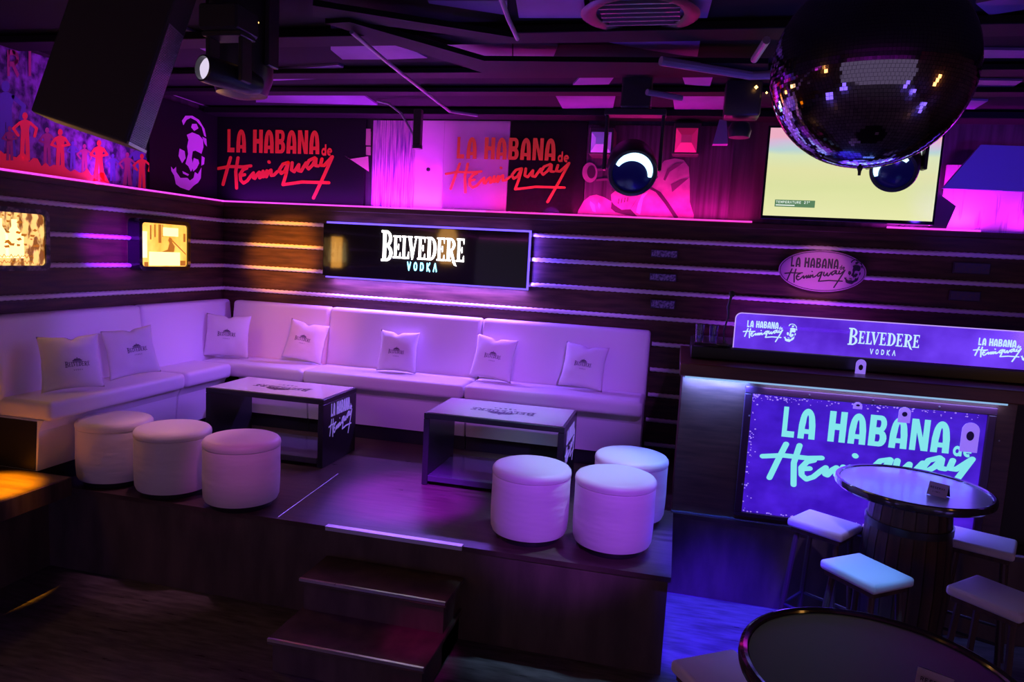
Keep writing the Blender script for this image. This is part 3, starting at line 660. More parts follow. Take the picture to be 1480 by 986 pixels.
# trumpet
m.mi = 0; mpoly(m, c8([(178+60*math.cos(a_*PI/10), 545+80*math.sin(a_*PI/10)) for a_ in range(20)]), k=3)
m.mi = 1; mpoly(m, c8([(190+34*math.cos(a_*PI/10), 540+52*math.sin(a_*PI/10)) for a_ in range(20)]), k=4)
m.mi = 2
mpoly(m, c8([(235, 515), (330, 500), (420, 470), (422, 486), (330, 518), (238, 536)]), k=3)
mpoly(m, c8([(225, 600), (290, 590), (350, 590), (450, 560), (450, 575), (350, 606), (230, 614)]), k=3)
for k in range(3): mpoly(m, c8([(345+k*38, 420), (365+k*38, 420), (378+k*38, 600), (358+k*38, 604)]), k=4)
mpoly(m, c8([(330, 430), (380, 420), (382, 450), (340, 465)]), k=5)
m.mi = 1; mpoly(m, c8([(440, 470), (520, 440), (610, 450), (640, 500), (600, 590), (520, 580), (450, 550)]), k=3)   # head in shadow
m.build('trumpet_player', [skin, dark, mid, lite], mur)
# left wall: crowd mural
cm = thing('mural', 'red and blue mural of musicians and dancers along the left wall ledge', 'mural', (0, 0, 0))
back = add_noise(mat('crowd_background', (.2, .1, .5), .6), (1, 5, 4), 3, (.03, .02, .12), (.42, .16, .8), pos=(.38, .6), detail=5)
MB().box(UX+.002, UX+.02, 3.2, 5.44, ZL+.006, 2.97).build('background', back, cm)
m = MB(); XM = UX+.0205
def lp(pts, k=0): m.prism([onx(x, y, XM+.0015*k) for x, y in pts], (.0012, 0, 0))
def fig(cx, by, h, arms, mi, k, bell=False):
    m.mi = mi; w = h*.16; ty = by-h
    hd = [(cx+h*.055*math.cos(a_*PI/6), ty+h*.08+h*.075*math.sin(a_*PI/6)) for a_ in range(12)]; lp(hd, k)
    lp([(cx-w*.75, ty+h*.20), (cx-w*.2, ty+h*.155), (cx+w*.2, ty+h*.155), (cx+w*.75, ty+h*.20), (cx+w*.5, ty+h*.36), (cx+w*.55, ty+h*.55), (cx-w*.55, ty+h*.55), (cx-w*.5, ty+h*.36)], k)
    e = .9 if bell else .65
    lp([(cx-w*.55, ty+h*.54), (cx-w*.02, ty+h*.54), (cx-w*.15, by), (cx-w*e, by)], k); lp([(cx+w*.02, ty+h*.54), (cx+w*.55, ty+h*.54), (cx+w*e, by), (cx+w*.15, by)], k)
    for s_, P in zip((-1, 1), arms):
        pts = [(cx+s_*w*.65, ty+h*.22)]+[(cx+s_*q[0]*h, ty+q[1]*h) for q in P]
        for p in seg_polys(pts, w*.36, 'r'): lp([(q.x, q.y) for q in p], k)
A1 = ([(.24, .34), (.14, .48)], [(.24, .34), (.2, .5)]); A2 = ([(.2, .36), (.05, .42)], [(.2, .36), (.0, .40)])
fig(8, 226, 110, A1, 2, 0, True)
fig(36, 232, 70, A1, 0, 1); fig(68, 238, 54, A2, 1, 0); fig(87, 250, 64, A2, 0, 1); fig(122, 252, 44, A1, 1, 0); fig(143, 262, 60, A2, 0, 1, True); fig(163, 262, 40, A1, 2, 0)
fig(184, 268, 48, A1, 1, 1, True); fig(198, 270, 62, A2, 2, 0); fig(205, 272, 50, A1, 0, 1); fig(14, 232, 50, A2, 1, 2); fig(105, 244, 40, A2, 2, 0)
m.mi = 0
P = [(0, 222)]; random.seed(3)
for i in range(27): P.append((i*6.0, 222+i*1.35+random.uniform(-8, 5)))
P += [(162, 272), (0, 244)]; lp(P, 1)
m.mi = 1
for p_ in ((2, 96, 18, 108), (25, 90, 40, 110)): pass
for txt, ox in (('RI', 0),):
    for p in textline(txt, 38, 18, 6): lp([(10+q.x, 110-q.y) for q in p], 2)
m.build('figures', [mat('mural_red', (.9, .06, .08), .6, emit=(.9, .01, .05), es=.25), mat('mural_rose', (.7, .1, .35), .6), mat('mural_blue', (.2, .15, .8), .6)], cm)
# small fittings on the upper wall
def fitting(label, px, py, w, h, y, mats_, kind):
    c = ony(px, py, y); t = thing('wall_light' if kind else 'small_speaker', label, 'wall light' if kind else 'speaker', c)
    MB().box(-w*.62, w*.62, -.01, UY-.03-y-.002, -h*.6, h*.75, .01, 1).build('housing', blackmat, t)
    m = MB(); a = [(-w/2, -.012, -h/2), (w/2, -.012, -h/2), (w/2, -.012, h/2), (-w/2, -.012, h/2)]; i = [(-w*.24, -.06, -h*.14), (w*.24, -.06, -h*.14), (w*.24, -.06, h*.18), (-w*.24, -.06, h*.18)]
    for k in range(4): m.poly([a[k], a[(k+1) % 4], i[(k+1) % 4], i[k]])
    m.poly(i); m.build('lens', mats_, t); return t
fitting('small pyramid faced violet light above the trumpet', 869, 206, .17, .17, 6.2, mat('pyramid_lens', (.55, .45, .8), .3, emit=(.22, .06, .6), es=.35), 1)
fitting('small box fitting glowing pink above the trumpet player shoulder', 992, 203, .18, .20, 6.3, mat('pink_lens', (.8, .1, .3), .4, emit=(.8, .01, .12), es=.22), 1)
t = slab('small_speaker', [ony(*q, 6.3) for q in ((1040, 172), (1050, 172), (1052, 208), (1030, 208))], (0, .1, 0), mat('speaker_violet', (.3, .2, .5), .5), 'slanted small wedge speaker under the ceiling, left of the television', 'speaker')
# right of the television
rp = add_noise(mat('drip_panel', (.85, .5, .85), .45), (9, 1, .8), 3, (.30, .1, .35), (.9, .6, .88), pos=(.30, .42))
a = ony(1362, 300, UY-.03)
tag(MB().box(a.x, 3.3, UY-.03, UY-.002, ZL+.006, 2.62).build('wall_panel', rp), 'magenta wall panel with dark vertical drips right of the television', 'wall panel')
P = [ony(*q, 6.1) for q in ((1418, 209), (1500, 212), (1500, 278), (1363, 272))]
slab('wall_panel', P, (0, .04, 0), mat('blue_panel', (.25, .2, .6), .5), 'plain blue slanted panel under the ceiling, above the drip panel', 'wall panel')
spot('spot_blue_panel', (2.2, 4.4, 2.3), (2.3, 6.1, 2.55), (.12, .03, 1), 45, 50, .8, .05)
P = [ony(*q, 6.28) for q in ((1352, 276), (1382, 298), (1366, 334), (1344, 334), (1348, 300))]
slab('dark_plaque', P, (0, .04, 0), mat('dark_relief', (.10, .03, .09), .6), 'dark pointed plaque standing against the right side of the television', 'plaque')
# ================================================================ TELEVISION
t = thing('television', 'flat television with pale green picture standing on the ledge behind the mirror ball', 'television', (1.235, 6.08, ZL))
a, b = ony(1098, 322, 6.06), ony(1352, 192, 6.06)
x0, x1, z0, z1 = .592-1.235, 1.86-1.235, .005+.02, 2.845-ZL
MB().box(x0, x1, 0, .05, z0, z1, .006, 2).build('bezel', blackgloss, t)
scr = mat('tv_picture', (.02, .02, .02), .3, emit=(.70, .74, .32), es=1.05)
n_, l_, b_ = nodes(scr)
tc = n_.new('ShaderNodeTexCoord'); sp = n_.new('ShaderNodeSeparateXYZ'); l_.new(tc.outputs['Object'], sp.inputs[0])
mr = n_.new('ShaderNodeMapRange'); mr.inputs[1].default_value = .03; mr.inputs[2].default_value = .73; l_.new(sp.outputs['Z'], mr.inputs[0])
nz = n_.new('ShaderNodeTexNoise'); nz.inputs['Scale'].default_value = 3.0
mp = n_.new('ShaderNodeMapping'); mp.inputs['Scale'].default_value = (.7, 1, 2); l_.new(tc.outputs['Object'], mp.inputs[0]); l_.new(mp.outputs[0], nz.inputs['Vector'])
ad = n_.new('ShaderNodeMath'); ad.operation = 'MULTIPLY_ADD'; ad.inputs[1].default_value = .16; l_.new(nz.outputs['Fac'], ad.inputs[0]); l_.new(mr.outputs[0], ad.inputs[2])
cr = n_.new('ShaderNodeValToRGB'); e = cr.color_ramp.elements
e[0].position = 0; e[0].color = (.80, .80, .42, 1); e[1].position = .45; e[1].color = (.68, .72, .34, 1)
for p_, c_ in ((.62, (.72, .72, .36, 1)), (.80, (.66, .74, .45, 1)), (.86, (.45, .62, .62, 1)), (.93, (.62, .48, .66, 1)), (1.0, (.80, .40, .52, 1))):
    q = e.new(p_); q.color = c_
l_.new(ad.outputs[0], cr.inputs[0]); l_.new(cr.outputs[0], b_.inputs['Emission Color'])
MB().box(x0+.018, x1-.018, -.0035, .0, z0+.028, z1-.018).build('screen', scr, t)
m = MB(); m.mi = 0
bx = x0+.10; m.box(bx, bx+.30, -.006, -.0036, z0+.10, z0+.155)
m.mi = 1
letters('', textline('TEMPERATURE 27o', .019, .0135, .004), (bx+.008, -.0062, z0+.128), (1, 0, 0), (0, 0, 1), (0, -1, 0), None, 1, 1, .0006, mb=m, fin=False)
letters('', textline('BUENOS NOCHES', .011, .0085, .0025)[:0], (0, 0, 0), (1, 0, 0), (0, 0, 1), (0, -1, 0), None, mb=m, fin=False)
letters('', textline('MADRID EN DIRECTO', .010, .0075, .002)[:0], (0, 0, 0), (1, 0, 0), (0, 0, 1), (0, -1, 0), None, mb=m, fin=False)
m.mi = 1; m.box(bx+.008, bx+.15, -.0066, -.0061, z0+.109, z0+.117)
m.build('caption', [mat('caption_green', (.02, .06, .03), .4, emit=(.10, .22, .10), es=1), mat('caption_white', (.1, .1, .1), .4, emit=(.9, 1, .9), es=.9)], t)
MB().box(-.16, .16, .05, .07, .25, .50, .003, 1).box(-.05, .05, .07, .376, .32, .42).build('wall_mount', blackmetal, t)
# ================================================================ OVAL SIGN
c = ony(1188, 392, 6.255)
t = thing('oval_sign', 'mauve oval sign with dark lettering and face on the roped wall', 'sign', c)
m = MB(); ow, oh = .335, .168
m.prism([(ow*math.cos(2*PI*k/64), 0, oh*math.sin(2*PI*k/64)) for k in range(64)], (0, .012, 0))
m.build('plate', add_noise(mat('oval_mauve', (.62, .30, .50), .25), (1, 1, 1), 2, (.50, .26, .50), (.68, .34, .50), pos=(.2, .8)), t)
m = MB()
R1 = [(ow*.965*math.cos(2*PI*k/64), oh*.94*math.sin(2*PI*k/64)) for k in range(65)]
for p in seg_polys(R1, .005): m.prism([Vector((q.x, -.0015, q.y)) for q in p], (0, .001, 0))
for P in (lahabana(), hemingway(.024)):
    letters('', P, (-.285, -.001, -.14), (1, 0, 0), (0, 0, 1), (0, -1, 0), None, .46, .40, .002, mb=m, fin=False)
letters('', face_polys(), (.17, -.001, -.095), (1, 0, 0), (0, 0, 1), (0, -1, 0), None, .27, .20, .002, mb=m, fin=False)
m.build('lettering', mat('oval_ink', (.02, .01, .03), .5), t)
spot('spot_oval', (1.2, 3.8, 2.7), (1.1, 6.25, 1.7), (.85, .25, .7), 170, 12, .8, .03)
# small plaques between the ropes
for i, (px, py, w, h, y, lb) in enumerate(((960, 367, .23, .07, 6.27, 'tiny dim framed picture below the top rope, left of the oval sign'), (958, 401, .23, .07, 6.27, 'tiny dark framed picture on the middle plank left of the oval sign'), (958, 440, .21, .08, 6.27, 'tiny framed picture on the lowest plank above the sofa end'),
                                   (1405, 388, .26, .09, 6.27, 'small dark plaque right of the oval sign'), (1395, 428, .22, .08, 6.27, 'small dark plaque on the plank below, right of the oval sign'))):
    c = ony(px, py, y); t = thing('small_picture', lb, 'picture', c, 0, 'small framed pictures on the planks')
    MB().box(-w/2, w/2, 0, .02, -h/2, h/2, .003, 1).build('frame', blackmat, t)
    MB().box(-w/2+.008, w/2-.008, -.002, .0, -h/2+.008, h/2-.008).build('print', add_noise(mat('tiny_print_%d' % i, (.3, .3, .5), .5), (12, 1, 12), 4, (.06, .05, .12), (.40, .34, .62) if i < 3 else (.09, .06, .09), pos=(.4, .6)), t)
# ================================================================ COUNTER (DJ BOOTH)
CY = 4.93
t = thing('counter', 'dark wooden counter with red brown top band and glowing front edge', 'counter', (1.1, CY, 0))
L0 = (1.1, CY, 0)
into(MB().box(.072, 2.10, CY, 5.75, .002, .972, .004, 1).build('body', boothwood), t, L0)
into(MB().box(.05, 3.4, 4.83, 5.9, .975, 1.062, .008, 2).build('countertop', add_noise(mat('counter_top_wood', (.2, .06, .04), .35), (1, 8, 8), 2, (.10, .032, .022), (.19, .065, .04))), t, L0)
into(MB().box(2.102, 3.4, 5.15, 5.75, .002, .972).build('side_body', blackmat), t, L0)
into(MB().box(.09, 2.03, CY-.034, CY-.002, .955, .971).build('edge_light', led('led_counter', (.35, .62, 1), .75)), t, L0)
area('area_counter_edge', (.30, CY-.045, .950), (.30, CY+.06, .55), (.09, .2, 1), 11, .42, .02)
area('area_counter_edge_right', (1.3, CY-.045, .950), (1.3, CY+.06, .5), (.3, .35, 1), 3, 1.4, .02)
into(MB().box(.07, 3.3, 4.906, 4.925, .001, .014).build('kick_strip', mat('kick_metal', (.4, .5, .8), .25, .8)), t, L0)
# glowing front sign
t = thing('illuminated_sign', 'large violet lit sign with turquoise lettering on the counter front', 'sign', (1.23, CY, .1)); L0 = (1.23, CY, .1)
ix0, ix1, iz0, iz1 = .535, 1.935, .068, .885
fr = MB(); fw = .048
for (x0, x1, z0, z1) in ((ix0-fw, ix1+fw, iz1, iz1+fw), (ix0-fw, ix1+fw, iz0-fw*.6, iz0), (ix0-fw, ix0, iz0, iz1), (ix1, ix1+fw, iz0, iz1)): fr.box(x0, x1, CY-.03, CY-.001, z0, z1, .004, 1)
into(fr.build('frame', mat('sign_frame', (.07, .02, .05), .3)), t, L0)
vp = mat('violet_backlight', (.02, .01, .08), .3, emit=(.1, .03, .6), es=1)
add_noise(vp, (2, 1, 3), 2.6, (.032, .003, .40), (.075, .014, .72), pos=(.3, .72), emission=True, detail=8)
m = MB().box(ix0, ix1, CY-.012, CY-.004, iz0, iz1); m.mi = 1; random.seed(12)    # frosty speckle along the border
for i in range(260):
    s_ = random.random(); e_ = random.choice('tttlbbb'); q = abs(random.gauss(0, .018))
    if e_ == 't': x, z = ix0+(ix1-ix0)*s_**1.6, iz1-q-.004
    elif e_ == 'l': x, z = ix0+q+.004, iz0+(iz1-iz0)*s_
    else: x, z = ix0+(ix1-ix0)*s_, iz0+q*.35+.003
    r_ = .002+.0035*random.random(); m.prism([(x+r_*1.3*math.cos(k*PI/3+s_), CY-.0122, z+r_*math.sin(k*PI/3+s_)) for k in range(6)], (0, -.0006, 0))
into(m.build('lit_panel', [vp, mat('frost', (.5, .4, .9), .5, emit=(.42, .28, 1), es=.75)]), t, L0)
a = ony(1098, 690, CY-.013); b = ony(1404, 690, CY-.013)
sw = b.x-a.x; zt = ony(1138, 588, CY-.013).z; zb = ony(1131, 631, CY-.013).z; sv = (zt-zb)/.2
m = MB(); tq = led('letters_turquoise', (.24, .84, .90), .92)
for P in (lahabana(), hemingway(.030)): letters('', P, (a.x, CY-.0135, zb-.41*sv), (1, 0, 0), (0, 0, 1), (0, -1, 0), None, sw, sv, .003, mb=m, fin=False)
into(m.build('lettering', tq), t, L0)
area('area_front_sign', (1.23, CY-.07, .5), (1.23, CY-1, .35), (.14, .05, 1), 9, 1.3, .7)
for px, py in ((1170, 571), (1262, 579), (1358, 588), (1083, 601), (1073, 700), (1444, 637)):
    p = ony(px, py, CY-.032); sc_ = MB().lathe([(.006, -.002), (.005, .003), (.001, .005)], 10, Matrix.Translation(p) @ Matrix.Rotation(PI/2, 4, 'X')); into(sc_.build('screw', steel), t, L0)
# pale glowing plates made up for reflections before the sign
def glowstrip(px0, py0, px1, py1, y, label):
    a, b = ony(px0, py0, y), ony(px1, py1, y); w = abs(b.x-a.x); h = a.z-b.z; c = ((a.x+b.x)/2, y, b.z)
    t = thing('reflection_plate', label, 'tag', c, 0, 'pale oval plates for reflections at the counter')
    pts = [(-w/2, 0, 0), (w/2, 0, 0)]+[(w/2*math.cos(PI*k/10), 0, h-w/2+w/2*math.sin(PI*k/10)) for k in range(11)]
    MB().prism(pts, (0, .004, 0)).build('plate', mat('reflection_glow', (.55, .45, .85), .3, emit=(.25, .14, .8), es=1), t)
    MB().prism([(w*.22*math.cos(PI*k/8), -.001, h*.55+h*.16*math.sin(PI*k/8)) for k in range(16)], (0, .0009, 0)).build('emblem', mat('reflection_dark', (.05, .02, .2), .4), t)
glowstrip(1392, 610, 1412, 655, 4.885, 'largest pale rounded reflection plate, on the right of the turquoise lettering')
glowstrip(1300, 588, 1315, 612, 4.885, 'middle pale reflection plate over the turquoise lettering')
glowstrip(1234, 581, 1246, 592, 4.885, 'smallest pale reflection plate at the top rim of the lit front sign')
glowstrip(1238, 519, 1250, 546, 5.02, 'pale rounded reflection plate standing on the countertop below the acrylic guard')
# console + acrylic guard
tag(MB().box(.12, 3.3, 5.12, 5.80, 1.064, 1.158, .01, 2).box(.14, 3.2, 5.2, 5.78, 1.158, 1.168).build('mixing_console', blacksatin), 'long low black console on the counter under the acrylic guard', 'console')
t = thing('acrylic_guard', 'edge lit violet acrylic guard with white lettering above the counter', 'acrylic panel', (1.3, 5.1, 1.16)); L0 = (1.3, 5.1, 1.16)
gx0, gx1, gz0, gz1 = .398, 3.1, 1.163, 1.405
acr = bpy.data.materials.new('acrylic_violet'); acr.use_nodes = True; MT['acr'] = acr
n_, l_, b_ = nodes(acr); out = n_['Material Output']
tr = n_.new('ShaderNodeBsdfTransparent'); tr.inputs[0].default_value = (.55, .45, .95, 1); mx = n_.new('ShaderNodeMixShader'); mx.inputs[0].default_value = .62
b_.inputs['Base Color'].default_value = (.1, .05, .3, 1); b_.inputs['Roughness'].default_value = .08; b_.inputs['Emission Strength'].default_value = 1.4
tc = n_.new('ShaderNodeTexCoord'); nz = n_.new('ShaderNodeTexNoise'); nz.inputs['Scale'].default_value = 2.4; nz.inputs['Detail'].default_value = 4
cr = n_.new('ShaderNodeValToRGB'); cr.color_ramp.elements[0].position = .35; cr.color_ramp.elements[0].color = (.07, .012, .42, 1); cr.color_ramp.elements[1].position = .7; cr.color_ramp.elements[1].color = (.18, .06, .85, 1)
l_.new(tc.outputs['Object'], nz.inputs['Vector']); l_.new(nz.outputs['Fac'], cr.inputs[0]); l_.new(cr.outputs[0], b_.inputs['Emission Color'])
l_.new(tr.outputs[0], mx.inputs[1]); l_.new(b_.outputs[0], mx.inputs[2]); l_.new(mx.outputs[0], out.inputs[0])
rc = .04; pts = [(gx0, 5.1, gz0), (gx1, 5.1, gz0), (gx1, 5.1, gz1)]+[(gx0+rc-rc*math.sin(PI/2*k/6), 5.1, gz1-rc+rc*math.cos(PI/2*k/6)) for k in range(7)]
into(MB().prism(pts, (0, .008, 0)).build('panel', acr), t, L0)
m = MB(); rim = [(gx1, gz1)]+[(gx0+rc-rc*math.sin(PI/2*k/6), gz1-rc+rc*math.cos(PI/2*k/6)) for k in range(7)]+[(gx0, gz0)]
for p in seg_polys(rim, .006): m.prism([Vector((q.x, 5.097, q.y)) for q in p], (0, .0115, 0))
into(m.build('lit_edge', led('acrylic_edge', (.55, .35, 1), 1.0)), t, L0)
lt = led('letters_ice', (.55, .80, 1), 1.05)
m = MB()
def alogo(px0, px1, pyt, pyb):
    a, b = ony(px0, pyb, 5.098), ony(px1, pyb, 5.098); top = ony(px0, pyt, 5.098); w = b.x-a.x; sv = (top.z-a.z)/.62
    for P in (lahabana(), hemingway(.03)): letters('', P, (a.x, 5.098, a.z), (1, 0, 0), (0, 0, 1), (0, -1, 0), None, w, sv, .002, mb=m, fin=False)
alogo(1073, 1130, 462, 492); alogo(1405, 1474, 487, 520)
for px in (1132, 1474):
    a = ony(px, 494 if px < 1200 else 522, 5.098); letters('', face_polys(), a, (1, 0, 0), (0, 0, 1), (0, -1, 0), None, .165, .125, .002, mb=m, fin=False)
a = ony(1225, 497, 5.098); b = ony(1330, 497, 5.098); wd = b.x-a.x
letters('', belvedere(), (a.x, 5.098, a.z-.10*wd), (1, 0, 0), (0, 0, 1), (0, -1, 0), None, wd, wd*.96, .002, mb=m, fin=False)
letters('', vodka(), (a.x, 5.098, a.z-.13*wd), (1, 0, 0), (0, 0, 1), (0, -1, 0), None, wd, wd*1.3, .002, mb=m, fin=False)
into(m.build('lettering', lt), t, L0)
area('area_booth_purple', (1.0, 5.95, 1.2), (1.0, 6.3, 1.5), (.35, .04, 1), 5, .9, .08)
# microphone, glasses
p0 = ony(1046, 502, 5.16); t = thing('microphone', 'black gooseneck microphone rising at the left end of the acrylic guard', 'microphone', (p0.x, 5.16, 1.168))
q = ony(1058, 425, 5.16)-Vector((p0.x, 5.16, 1.168)); P = [Vector((0, 0, 0)), Vector((-.01, 0, .10)), Vector((.012, 0, .2)), q*.75+Vector((-.012, 0, 0)), q]
MB().tube(P, [.006, .006, .007, .009, .010], 10).build('stem', blackmetal, t)
MB().lathe([(.001, -.022), (.014, -.018), (.02, -.004), (.02, .008), (.012, .02), (.001, .024)], 20, Matrix.Translation(q)).build('head', blackmat, t)
MB().lathe([(.05, .0005), (.05, .008), (.012, .016), (.012, .03)], 24).build('base', blackmetal, t)
glassm = mat('drinking_glass', (.7, .75, 1), .03, trans=1)
g0 = None
for px, lb in ((1010, 'left one of the two tall drinking glasses at the counter end'), (1030, 'right one of the two tall drinking glasses, next to the microphone')):
    c = ony(px, 500, 5.2)
    m = MB().lathe([(.026, 0), (.034, .13), (.032, .13), (.0245, .008), (.001, .008)], 24)
    o = m.build('drinking_glass', glassm, loc=(c.x, 5.22, 1.1685)); tag(o, lb, 'glass', 'drinking glasses on the counter')
# ================================================================ ROUND HIGH TABLES + STOOLS
def round_table(label, x, y, top, r, dark=False):
    t = thing('round_high_table', label, 'table', (x, y, FZ), 0, 'round high tables'); H = top-FZ
    MB().lathe([(.001, H-.045), (r-.02, H-.045), (r-.002, H-.03), (r, H-.01), (r-.004, H+.004), (r-.014, H+.008), (r-.026, H+.004), (r-.030, H-.006)], 72, caps=False).build('rim', roundtop, t)
    darktop = mat('dark_round_top', (.03, .026, .036), .42, spec=.25)
    MB().lathe([(r-.030, H-.012), (r-.031, H-.003), (.001, H-.003)], 72).build('tabletop', darktop if dark else add_noise(mat('round_top_surface', (.12, .10, .14), .30, spec=1, coat=.15), (1, 1, 1), 3, (.20, .18, .24), (.32, .28, .36)), t)
    m = MB(); n = 22; pr = [(.20, .02), (.235, .25), (.245, .5), (.235, .75), (.21, H-.047)]
    for k in range(n):
        a0, a1 = 2*PI*(k+.04)/n, 2*PI*(k+.96)/n
        for (r0, z0), (r1, z1) in zip(pr, pr[1:]):
            m.poly([(r0*math.cos(a0), r0*math.sin(a0), z0), (r0*math.cos(a1), r0*math.sin(a1), z0), (r1*math.cos(a1), r1*math.sin(a1), z1), (r1*math.cos(a0), r1*math.sin(a0), z1)])
    m.lathe([(r0-.006, z0) for r0, z0 in pr], 44); m.build('pedestal', barrelwood, t)
    for z, rr in ((.22, .236), (.86, .229)):
        MB().lathe([(rr-.004, z-.022), (rr+.005, z-.022), (rr+.005, z+.022), (rr-.004, z+.022)], 44, caps=False).build('band', blackmetal, t)
    MB().lathe([(.26, 0), (.26, .02), (.21, .03)], 44).build('foot', blackmetal, t)
    return t
round_table('round high table with raised rim before the lit sign, tent card on top', 1.425, 4.475, .50, .42)
round_table('dark round high table cut by the bottom edge of the view', .665, 2.16, .545, .40, True)
def tentcard(label, px, py, top, rz, s=1):
    c = onz(px, py, top); t = thing('tent_card', label, 'tent card', c, rz, 'tent cards on the round tables')
    for k, s_ in enumerate((-1, 1)):
        MB().prism([(-.05*s, s_*.028*s, 0), (.05*s, s_*.028*s, 0), (.05*s, s_*.001, .07*s), (-.05*s, s_*.001, .07*s)], (0, s_*.0015, 0)).build('panel', mat('card_dark' if s_ > 0 else 'card_pale', (.03, .02, .05) if s_ > 0 else (.62, .5, .8), .5), t)
    d = Vector((0, .027*s, .07*s)).normalized()
    m = MB(); letters('', textline('RESERVA', .012, .009, .002), (-.036*s, -.0298*s+.003, .04*s), (1, 0, 0), d, (0, -.93, .36), None, 1, 1, .0008, mb=m, fin=False)
    letters('', textline('LINEA', .007, .006, .002), (-.02*s, -.0298*s-.004, .022*s), (1, 0, 0), d, (0, -.93, .36), None, 1, 1, .0008, mb=m, fin=False)
    m.build('lettering', mat('card_ink', (.05, .02, .1), .5), t)
tentcard('small folded card standing on the round table before the lit sign', 1356, 716, .50, -.65)
tentcard('small folded card on the near round table at the bottom edge', 1349, 1003, .545, -.5, .9)
def stool(label, x, y, top, rz, w=.30, d=.34):
    t = thing('bar_stool', label, 'stool', (x, y, FZ), rz, 'square padded bar stools round the high table'); H = top-FZ
    m = MB().box(-w/2, w/2, -d/2, d/2, H-.052, H, .018, 4)
    m.build('seat_pad', seatpad, t, smooth=True, sharp=0)
    MB().box(-w/2+.02, w/2-.02, -d/2+.02, d/2-.02, H-.08, H-.053, .003, 1).build('seat_frame', barrelwood, t)
    for sx in (-1, 1):
        for sy in (-1, 1):
            MB().tube([(sx*(w/2-.05), sy*(d/2-.05), H-.08), (sx*(w/2-.005), sy*(d/2-.005), 0)], .017, 8).build('leg', barrelwood, t)
    k = .72; a, b = w/2-.05+.045*k, d/2-.05+.045*k
    MB().tube([(a, b, H*.28), (-a, b, H*.28), (-a, -b, H*.28), (a, -b, H*.28), (a, b, H*.28)], .010, 8).build('foot_ring', blackmetal, t)
    return t
s0 = stool('pale stool left of the round table, in front of the lit sign', .989, 4.564, .19, .97)
dup(s0, (1.068, 3.887, FZ), .66, 'brightest blue lit stool before the round table pedestal')
dup(s0, (1.87, 4.605, FZ), 1.14, 'stool partly hidden behind the right side of the round table pedestal')
dup(s0, (1.643, 3.80, FZ), .77, 'dim violet stool at the lower right, nearest the right edge')
dup(s0, (.30, 2.62, FZ), .6, 'stool peeping out left of the near round table at the bottom edge')
# ================================================================ CEILING: panels, beams, pipes
PANELS = [[(370, 128), (513, 129), (546, 152), (370, 148)], [(392, 102), (488, 94), (497, 97), (481, 113), (392, 117)], [(478, 40), (520, 52), (600, 74), (618, 84), (560, 86), (495, 86), (478, 72)],
          [(618, 38), (740, 55), (740, 83), (700, 83), (618, 57)], [(618, 1), (733, 1), (733, 22), (620, 5)], [(744, -10), (842, -10), (848, 26), (750, 26)], [(850, -10), (1032, -10), (1022, 26), (856, 26)],
          [(742, 57), (806, 67), (800, 82), (742, 82)], [(842, 108), (890, 108), (880, 122), (828, 123)], [(801, 135), (890, 137), (886, 156), (813, 157)], [(858, 57), (1012, 59), (1008, 82), (985, 80), (935, 72)],
          [(972, 137), (1056, 137), (1050, 160), (975, 160)], [(985, 108), (1030, 112), (1026, 125), (990, 122)], [(1404, 116), (1478, 117), (1452, 134), (1400, 133)], [(1392, 145), (1428, 146), (1408, 158), (1388, 158)],
          [(1410, 72), (1490, 73), (1490, 84), (1412, 84)], [(232, 28), (305, 56), (306, 78), (240, 48)], [(1410, 5), (1480, -8), (1480, 14), (1430, 22)]]
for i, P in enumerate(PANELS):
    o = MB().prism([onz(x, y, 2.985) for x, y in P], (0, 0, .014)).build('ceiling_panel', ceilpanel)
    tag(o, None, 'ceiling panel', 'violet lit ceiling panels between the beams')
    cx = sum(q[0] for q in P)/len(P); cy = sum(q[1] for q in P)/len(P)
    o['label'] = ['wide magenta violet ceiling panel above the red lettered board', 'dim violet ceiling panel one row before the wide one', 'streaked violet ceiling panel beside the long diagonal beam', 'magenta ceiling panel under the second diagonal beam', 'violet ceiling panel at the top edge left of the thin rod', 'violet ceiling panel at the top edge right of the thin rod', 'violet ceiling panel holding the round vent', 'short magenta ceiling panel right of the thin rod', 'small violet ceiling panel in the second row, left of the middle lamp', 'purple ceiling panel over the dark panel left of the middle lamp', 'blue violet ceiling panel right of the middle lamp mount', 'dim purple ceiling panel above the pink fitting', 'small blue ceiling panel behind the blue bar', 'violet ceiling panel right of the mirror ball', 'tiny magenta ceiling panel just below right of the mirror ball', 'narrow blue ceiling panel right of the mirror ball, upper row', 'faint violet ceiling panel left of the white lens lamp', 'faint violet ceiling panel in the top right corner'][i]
for i, (y0, y1, z0, lb) in enumerate(((4.0, 4.2, 2.94, 'black ceiling beam nearest the camera'), (4.86, 5.02, 2.95, 'black ceiling beam in the middle of the room'), (5.42, 5.56, 2.95, 'black ceiling beam one before the back wall'), (6.18, 6.40, 2.93, 'black ceiling beam against the back wall'))):
    o = MB().box(-4.6, 4.3, y0, y1, z0, 2.984, .004, 1).build('ceiling_beam', beammat); tag(o, lb, 'beam', 'black ceiling beams')
P = [onz(x, y, 2.9) for x, y in ((430, -4), (740, 52), (1110, 56), (1110, 60), (760, 70), (700, 106), (515, 52), (400, 20))]
o = MB().prism([onz(x, y, 2.9) for x, y in ((452, 8), (742, 54), (742, 62), (452, 24))], (0, 0, .03)).build('ceiling_beam', beammat); tag(o, 'long diagonal black bar with a thin bright edge, upper of the two', 'beam', 'black ceiling beams')
o = MB().prism([onz(x, y, 2.88) for x, y in ((470, 34), (697, 105), (1110, 110), (1110, 92), (700, 88), (505, 32))], (0, 0, .03)).build('ceiling_beam', beammat); tag(o, 'bent black bar, diagonal then level, lower of the two', 'beam', 'black ceiling beams')
